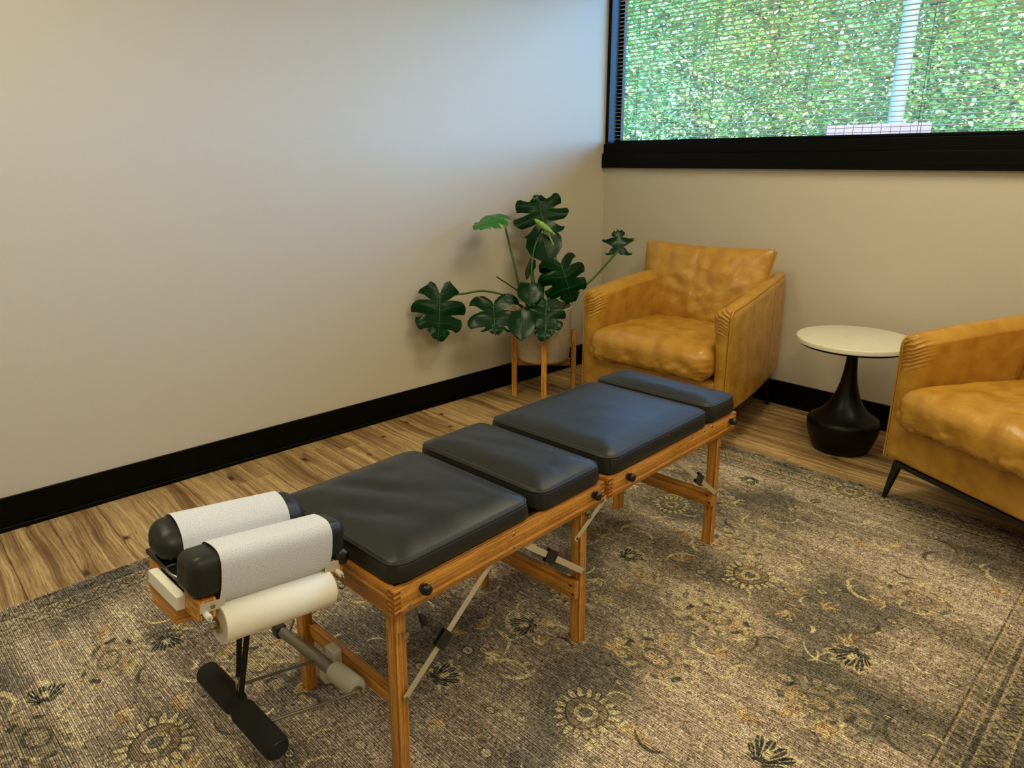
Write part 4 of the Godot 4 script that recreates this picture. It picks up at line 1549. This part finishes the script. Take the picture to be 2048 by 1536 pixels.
		if p.z > 0:
			var k := p.x + 0.02 * sin(p.y * 9.0) - 0.01
			q.z -= 0.014 * exp(-k * k / 0.0005) * smoothstep(-0.16, 0.1, p.y) - 0.008 * exp(-pow(absf(k) - 0.03, 2) / 0.0006)
			q.z += 0.022 * puff * f.get_noise_2d(p.x * 0.9 + 4.0, p.y * 0.9)
			q.z += 0.010 * puff * f.get_noise_2d(p.x * 2.4 + p.y * 1.2, p.y * 2.0 + 9.0)
		return q
	var sbk := begin()
	rbox(sbk, Transform3D.IDENTITY, Vector3(bw, bh, bt), 0.03, 4, Vector3i(34, 26, 3), back_def)
	var bx := Transform3D(Basis(Vector3.RIGHT, -0.25), Vector3(shift, 0.735, -0.17))
	var bc := put("back_cushion", done(sbk, true), M.tan_leather, t, bx)
	for e in [-1.0, 1.0]:
		var pts := []
		for k in 21:
			pts.append(back_def.call(Vector3(e * (bw / 2 - 0.004), lerpf(-bh / 2 + 0.02, bh / 2 - 0.012, k / 20.0), -0.06), Vector3.ZERO) + Vector3(e * 0.004, 0, 0))
		var s5 := begin()
		tube(s5, pts, 0.0045, 6)
		put("piping", done(s5), M.leather_piping, bc)
	# black metal frame and legs
	var fr := begin()
	for a in [[Vector3(-wf + 0.06, yb - 0.012, D / 2 - 0.045), Vector3(wf - 0.06, yb - 0.012, D / 2 - 0.045)], [Vector3(-wb + 0.04, yb - 0.012, -D / 2 + 0.07), Vector3(wb - 0.04, yb - 0.012, -D / 2 + 0.07)], [Vector3(wf - 0.06, yb - 0.012, D / 2 - 0.045), Vector3(wb - 0.04, yb - 0.012, -D / 2 + 0.07)], [Vector3(-wf + 0.06, yb - 0.012, D / 2 - 0.045), Vector3(-wb + 0.04, yb - 0.012, -D / 2 + 0.07)]]:
		rbox(fr, aim(a[0], a[1]), Vector3(0.03, 0.022, a[0].distance_to(a[1]) + 0.02), 0.003)
	put("under_frame", done(fr), M.black_metal, t)
	for sx in [-1.0, 1.0]:
		for sz in [1.0, -1.0]:
			var top := Vector3(sx * ((wf if sz > 0 else wb) - 0.058), yb - 0.002, sz * (D / 2 - 0.05))
			var foot := Vector3(sx * ((wf if sz > 0 else wb) - 0.030), 0.007 if sz > 0 else 0.0, sz * (D / 2 - 0.026))
			var sl := begin()
			var ln := top.distance_to(foot)
			rbox(sl, Transform3D.IDENTITY, Vector3(0.036, 0.026, ln), 0.003, 1, Vector3i(1, 1, 3), func(p, _n): return Vector3(p.x * lerpf(1.0, 0.45, p.z / ln + 0.5), p.y * lerpf(1.0, 0.6, p.z / ln + 0.5), p.z))
			put("leg", done(sl, true), M.black_metal, t, aim(top, foot, Vector3(0, 0, 1)))
	return t

func build_armchairs() -> void:
	armchair(Vector3(1.168, 0, 0.545), 0.092, "tan leather armchair in the corner beside the potted plant", -0.058)
	armchair(Vector3(3.020, 0, 0.650), -0.439, "tan leather armchair cut off by the right edge, beside the marble side table", 0.05)

func build_side_table() -> void:
	var t := thing("side_table", "round marble-topped side table on a black bulbous pedestal between the armchairs", "side table", Vector3(2.05, 0, 0.433))
	var prof := [Vector2(0.0, 0.0), Vector2(0.128, 0.0), Vector2(0.137, 0.004), Vector2(0.150, 0.030), Vector2(0.166, 0.075), Vector2(0.176, 0.115), Vector2(0.179, 0.140), Vector2(0.178, 0.156), Vector2(0.173, 0.168), Vector2(0.160, 0.176), Vector2(0.138, 0.190), Vector2(0.112, 0.212), Vector2(0.090, 0.240), Vector2(0.071, 0.275), Vector2(0.055, 0.315), Vector2(0.042, 0.365), Vector2(0.033, 0.420), Vector2(0.028, 0.480), Vector2(0.0255, 0.530), Vector2(0.0255, 0.566), Vector2(0.060, 0.570), Vector2(0.0, 0.5701)]
	turned("pedestal", prof, M.matte_black, t, Transform3D.IDENTITY, 72)
	turned("top_plate", [Vector2(0.0, 0.568), Vector2(0.262, 0.568), Vector2(0.266, 0.571), Vector2(0.266, 0.579), Vector2(0.0, 0.579)], M.matte_black, t, Transform3D.IDENTITY, 72)
	turned("marble_top", [Vector2(0.0, 0.579), Vector2(0.275, 0.579), Vector2(0.280, 0.582), Vector2(0.280, 0.600), Vector2(0.2775, 0.604), Vector2(0.273, 0.605), Vector2(0.0, 0.605)], M.marble, t, Transform3D.IDENTITY, 96)
	var c := rod("power_cord", smooth_path([Vector3(2.16, 0.004, 0.040), Vector3(2.20, 0.004, 0.11), Vector3(2.28, 0.004, 0.15), Vector3(2.42, 0.004, 0.16), Vector3(2.62, 0.004, 0.13)], 6), 0.004, M.cable, null)
	tag(c, "thin black cord lying on the floor behind the side table", "cord")

# ---------------------------------------------------------------- plant
func monstera(called: String, a: Vector3, tip: Vector3, normal: Vector3, W: float, lobes: int, gap: float, droop: float, fold: float, m: Material, parent: Node3D, back := 0.16) -> void:
	var L := a.distance_to(tip)
	var y := (tip - a).normalized()
	var x := y.cross(normal).normalized()
	var z := x.cross(y)
	var xf := Transform3D(Basis(x, y, z), a)
	var deg := [0.0, 22.0, 50.0, 85.0, 120.0, 148.0, 168.0, 180.0]
	var rad := [0.68 * L, 0.56 * L, 0.43 * W + 0.06 * L, 0.5 * W, 0.5 * W, 0.42 * W + 0.09 * L, 0.30 * L + back * L, 0.33 * L]
	var outline := func(ph: float) -> Vector2:
		var d := rad_to_deg(ph)
		var k := 0
		while k < 6 and d > deg[k + 1]:
			k += 1
		var r := lerpf(rad[k], rad[k + 1], smoothstep(deg[k], deg[k + 1], d))
		return Vector2(sin(ph) * r, 0.33 * L + cos(ph) * r)
	var bend := func(p: Vector2) -> Vector3:
		var dx := p.x / (W * 0.5)
		var dy := (p.y - 0.2 * L) / L
		return Vector3(p.x * (1.0 - 0.12 * absf(droop) * dx * dx), p.y, -droop * L * (0.30 * dy * dy + 0.16 * dx * dx) - fold * absf(p.x) + 0.012 * sin(dy * 11.0 + absf(dx) * 3.0) * absf(dx))
	var V := PackedVector3Array()
	var T := PackedInt32Array()
	var uv := PackedVector2Array()
	var nu := 5
	var nv := 8
	for s in [-1.0, 1.0]:
		for i in lobes:
			var f0 := float(i) / lobes
			var f1 := float(i + 1) / lobes
			var base := V.size()
			var hash := sin(i * 12.9 + s * 4.1 + L * 70.0)
			for v in nv + 1:
				var fv := float(v) / nv
				for u in nu + 1:
					var fu := float(u) / nu
					var g := gap * smoothstep(0.30 + 0.1 * hash, 0.8, fv) * (1.0 - 0.35 * smoothstep(0.8, 1.0, fv) * (1.0 if i % 2 == 0 else -0.4))
					var fw := 0.5 + (fu - 0.5) * (1.0 - g)
					var B := Vector2(0, L * 0.98 * pow(lerpf(f0, f1, fu), 1.15))
					var ph := PI * (1.0 - pow(lerpf(f0, f1, fw), 0.85))
					var O: Vector2 = outline.call(ph)
					if gap > 0.02 and lobes > 1:
						O = O.lerp(Vector2(0, 0.4 * L), (0.07 + 0.05 * hash) + 0.26 * pow(1.0 - fu, 2.2) * gap * 2.0 + 0.06 * pow(fu, 6.0))
					var C := B.lerp(O, fv)
					C.y += 0.05 * L * sin(fv * PI) * (0.5 - f0) - 0.07 * L * sin(fv * PI) * gap * 2.0
					C.x *= s
					var arch := (1.0 - pow(fu * 2.0 - 1.0, 2.0)) * fv * 0.032 * W * (1.0 if lobes > 1 else 0.0)
					V.append(bend.call(C) + Vector3(0, 0, arch + 0.02 * L * hash * fv * fv))
					uv.append(Vector2(C.x, C.y))
			for v in nv:
				for u in nu:
					var q := base + v * (nu + 1) + u
					var tri := [q, q + 1, q + nu + 2, q, q + nu + 2, q + nu + 1]
					if s > 0:
						tri.reverse()
					T.append_array(tri)
	# keep the front on the +z side
	var o := put(called, shell(V, T, uv, 0.0016), m, parent, xf)
	var rib := []
	for k in 11:
		var q: Vector3 = bend.call(Vector2(0, L * 0.97 * k / 10.0))
		rib.append(q + Vector3(0, 0, 0.0012))
	var st := begin()
	var rr := []
	for k in 11:
		rr.append(0.0026 * (1.0 - 0.75 * k / 10.0))
	tube(st, rib, rr, 6)
	for s in [-1.0, 1.0]:
		for i in lobes:
			if lobes < 2 and gap > 0.0:
				continue
			var fm := (i + 0.5) / lobes
			var B := Vector2(0, L * 0.98 * pow(fm, 1.15))
			var O: Vector2 = outline.call(PI * (1.0 - pow(fm, 0.85)))
			var side := []
			for k in 6:
				var fv := k / 5.0 * 0.8
				var C := B.lerp(O, fv)
				C.y += 0.05 * L * sin(fv * PI) * (0.5 - float(i) / lobes) - (0.07 * L * sin(fv * PI) * gap * 2.0)
				C.x *= s
				var hash := sin(i * 12.9 + s * 4.1 + L * 70.0)
				side.append(bend.call(C) + Vector3(0, 0, 0.0009 + fv * 0.032 * W * (1.0 if lobes > 1 else 0.0) + 0.02 * L * hash * fv * fv))
			tube(st, side, [0.0013, 0.0011, 0.001, 0.0008, 0.0006, 0.0003], 5)
	put("midrib", done(st), M.vein, o)

func build_plant() -> void:
	var c := Vector3(0.33, 0, 0.94)
	var s := thing("plant_stand", "light wood four-legged plant stand holding the pot by the wall", "plant stand", c)
	for l in [Vector3(-0.135, 0, 0.135), Vector3(0.135, 0, 0.135), Vector3(0.135, 0, -0.135), Vector3(-0.135, 0, -0.135)]:
		var st := begin()
		rbox(st, Transform3D.IDENTITY, Vector3(0.034, 0.44, 0.034), 0.002, 1, Vector3i(1, 1, 1), null, 1, 1.0, Vector2(l.x * 3, l.z * 5))
		put("leg", done(st), M.stand_wood, s, Transform3D(Basis(Vector3.UP, PI / 4 + 0.0), Vector3(l.x, 0.22, l.z)))
	var d := Vector3(1, 0, 1).normalized()
	bar("cross_bar", Vector3(-0.120, 0.228, 0.120), Vector3(0.120, 0.228, -0.120), 0.028, 0.046, Vector3.UP, M.stand_wood, s)
	bar("cross_bar", Vector3(-0.120, 0.2275, -0.120), Vector3(0.120, 0.2275, 0.120), 0.028, 0.045, Vector3.UP, M.stand_wood, s)
	var p := thing("potted_plant", "split-leaf monstera in a cream herringbone pot on the wooden stand", "potted plant", c + Vector3(0, 0.251, 0))
	var st2 := begin()
	lathe(st2, [Vector2(0.150, 0.0), Vector2(0.160, 0.006), Vector2(0.1645, 0.02), Vector2(0.172, 0.17), Vector2(0.177, 0.335), Vector2(0.1765, 0.343), Vector2(0.172, 0.346), Vector2(0.167, 0.342), Vector2(0.164, 0.30)], 96, Transform3D.IDENTITY, 1.0)
	lathe(st2, [Vector2(0.0, 0.0), Vector2(0.150, 0.0)], 48)
	# chevron UVs: scale height to the whole texture
	var mesh := done(st2)
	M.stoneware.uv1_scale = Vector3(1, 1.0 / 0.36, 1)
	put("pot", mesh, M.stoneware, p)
	turned("soil", [Vector2(0.166, 0.25), Vector2(0.166, 0.300), Vector2(0.09, 0.312), Vector2(0.0, 0.316)], M.soil, p, Transform3D.IDENTITY, 32)
	var o := -(c + Vector3(0, 0.251, 0))
	var face := Vector3(0.69, 0.28, 0.66)
	var stalk := func(pts: Array, r0: float, r1: float, m: Material) -> void:
		var q := []
		for v in pts:
			q.append(v + o)
		q = smooth_path(q, 5)
		var rr := []
		for i in q.size():
			rr.append(lerpf(r0, r1, float(i) / (q.size() - 1)))
		rod("stem", q, rr, m, p, 8)
	var root := c + Vector3(0, 0.55, 0)
	stalk.call([root + Vector3(-0.03, 0, 0.08), Vector3(0.285, 0.70, 1.10), Vector3(0.27, 0.834, 1.129), Vector3(0.22, 0.996, 1.135), Vector3(0.20, 1.160, 1.168)], 0.0085, 0.0055, M.petiole)
	stalk.call([root + Vector3(0.02, 0, -0.05), Vector3(0.34, 0.764, 0.853), Vector3(0.34, 0.910, 0.847), Vector3(0.33, 1.053, 0.914)], 0.0075, 0.005, M.spear)
	stalk.call([root + Vector3(0, 0, 0.02), Vector3(0.26, 0.80, 0.87), Vector3(0.235, 1.0, 0.85), Vector3(0.24, 1.092, 0.853)], 0.0075, 0.005, M.petiole)
	stalk.call([root + Vector3(-0.02, 0, 0.04), Vector3(0.30, 0.768, 1.02), Vector3(0.27, 0.943, 0.97), Vector3(0.28, 1.041, 0.916)], 0.0075, 0.005, M.petiole)
	stalk.call([root + Vector3(0.03, 0, -0.02), Vector3(0.36, 0.739, 0.887), Vector3(0.42, 0.863, 0.885)], 0.0075, 0.006, M.petiole)
	stalk.call([root + Vector3(-0.04, 0, 0.10), Vector3(0.28, 0.672, 1.186), Vector3(0.20, 0.722, 1.325), Vector3(0.14, 0.712, 1.46), Vector3(0.13, 0.731, 1.604)], 0.0075, 0.0055, M.petiole)
	stalk.call([root + Vector3(-0.02, 0, 0.09), Vector3(0.32, 0.64, 1.17), Vector3(0.28, 0.647, 1.321)], 0.0075, 0.0055, M.petiole)
	stalk.call([root + Vector3(0.06, 0, 0.07), Vector3(0.41, 0.65, 1.10), Vector3(0.42, 0.622, 1.223)], 0.007, 0.005, M.petiole)
	stalk.call([root + Vector3(0.06, 0, 0.03), Vector3(0.44, 0.66, 1.0), Vector3(0.50, 0.669, 1.092)], 0.007, 0.005, M.petiole)
	stalk.call([root + Vector3(-0.05, 0, 0.0), Vector3(0.26, 0.7, 0.95), Vector3(0.22, 0.878, 0.948)], 0.006, 0.004, M.petiole)
	stalk.call([root + Vector3(0.02, 0, 0.05), Vector3(0.38, 0.68, 1.07), Vector3(0.40, 0.770, 1.132)], 0.006, 0.004, M.petiole)
	stalk.call([root + Vector3(0.06, 0, -0.08), Vector3(0.419, 0.665, 0.75), Vector3(0.442, 0.732, 0.62), Vector3(0.500, 0.872, 0.485), Vector3(0.517, 0.908, 0.45)], 0.0075, 0.0065, M.petiole)
	var lf: Material = M.monstera_leaf
	monstera("leaf", Vector3(0.20, 1.166, 1.171) + o, Vector3(0.25, 1.110, 1.43) + o, Vector3(0.22, 0.95, 0.20), 0.24, 4, 0.32, 0.5, 0.15, M.young_leaf, p)
	monstera("leaf", Vector3(0.24, 1.085, 0.853) + o, Vector3(0.165, 1.285, 0.845) + o, face, 0.40, 4, 0.34, 0.25, 0.10, lf, p, 0.36)
	monstera("leaf", Vector3(0.28, 1.041, 0.916) + o, Vector3(0.36, 0.866, 0.921) + o, face, 0.24, 1, 0.0, 0.3, 0.2, lf, p)
	monstera("leaf", Vector3(0.42, 0.863, 0.885) + o, Vector3(0.50, 0.600, 0.838) + o, face + Vector3(0, 0.5, 0), 0.38, 4, 0.30, 1.0, 0.25, lf, p, 0.30)
	monstera("leaf", Vector3(0.13, 0.731, 1.604) + o, Vector3(0.19, 0.445, 1.675) + o, face + Vector3(0.4, 0.15, -0.2), 0.38, 4, 0.30, 0.45, 0.2, lf, p, 0.46)
	monstera("leaf", Vector3(0.28, 0.650, 1.321) + o, Vector3(0.37, 0.475, 1.390) + o, face + Vector3(0, 0.4, 0), 0.40, 3, 0.40, 0.55, 0.10, lf, p, 0.46)
	monstera("leaf", Vector3(0.42, 0.622, 1.223) + o, Vector3(0.50, 0.466, 1.300) + o, face, 0.185, 1, 0.0, 0.35, 0.15, lf, p)
	monstera("leaf", Vector3(0.50, 0.669, 1.092) + o, Vector3(0.58, 0.440, 1.190) + o, face + Vector3(0, 0.2, 0), 0.29, 4, 0.26, 0.45, 0.12, lf, p, 0.24)
	monstera("leaf", Vector3(0.22, 0.878, 0.948) + o, Vector3(0.20, 0.750, 0.975) + o, Vector3(-0.4, -0.5, 0.75), 0.14, 1, 0.0, 0.2, 0.1, lf, p)
	monstera("leaf", Vector3(0.30, 0.86, 0.90) + o, Vector3(0.33, 0.765, 0.84) + o, face, 0.13, 1, 0.0, 0.2, 0.1, lf, p)
	monstera("leaf", Vector3(0.40, 0.770, 1.132) + o, Vector3(0.46, 0.650, 1.190) + o, face + Vector3(0, 0.6, 0), 0.17, 1, 0.0, 0.4, 0.1, lf, p)
	monstera("leaf", Vector3(0.517, 0.905, 0.45) + o, Vector3(0.47, 1.060, 0.41) + o, face * -0.4 + Vector3(0.75, 0.1, 0.75), 0.26, 3, 0.66, 0.5, 0.1, lf, p, 0.55)
	# rolled new leaf and a drying husk
	var q := []
	for k in 9:
		q.append(Vector3(0.29, 1.128, 0.985).lerp(Vector3(0.365, 1.030, 0.875), k / 8.0) + o)
	var new_leaf := rod("new_leaf", q, [0.006, 0.013, 0.0165, 0.0175, 0.0165, 0.0145, 0.011, 0.006, 0.001], M.spear, p, 14)
	var sp := begin()
	for k in 6:
		var ring := []
		var ct: Vector3 = (q[1] as Vector3).lerp(q[7], (k + 0.3) / 6.0)
		var dir: Vector3 = ((q[8] - q[0]) as Vector3).normalized()
		var e1 := dir.cross(Vector3.UP).normalized()
		var e2 := e1.cross(dir)
		for j in 9:
			var an := -0.5 + PI * 1.1 * j / 8.0
			ring.append(ct + (e1 * cos(an) + e2 * sin(an)) * lerpf(0.0165, 0.010, k / 5.0) + dir * 0.010 * j / 8.0)
		tube(sp, ring, 0.0012, 5)
	put("leaf_ridge", done(sp), M.monstera_leaf, new_leaf)
	rod("husk", smooth_path([Vector3(0.40, 0.60, 1.10) + o, Vector3(0.41, 0.655, 1.15) + o, Vector3(0.40, 0.68, 1.20) + o], 4), [0.012, 0.012, 0.013, 0.014, 0.013, 0.011, 0.009, 0.006, 0.002], M.brown_husk, p, 8)
	rod("aerial_root", smooth_path([Vector3(0.30, 0.70, 1.12) + o, Vector3(0.25, 0.76, 1.19) + o, Vector3(0.22, 0.80, 1.24) + o], 4), 0.004, M.monstera_leaf, p, 6)
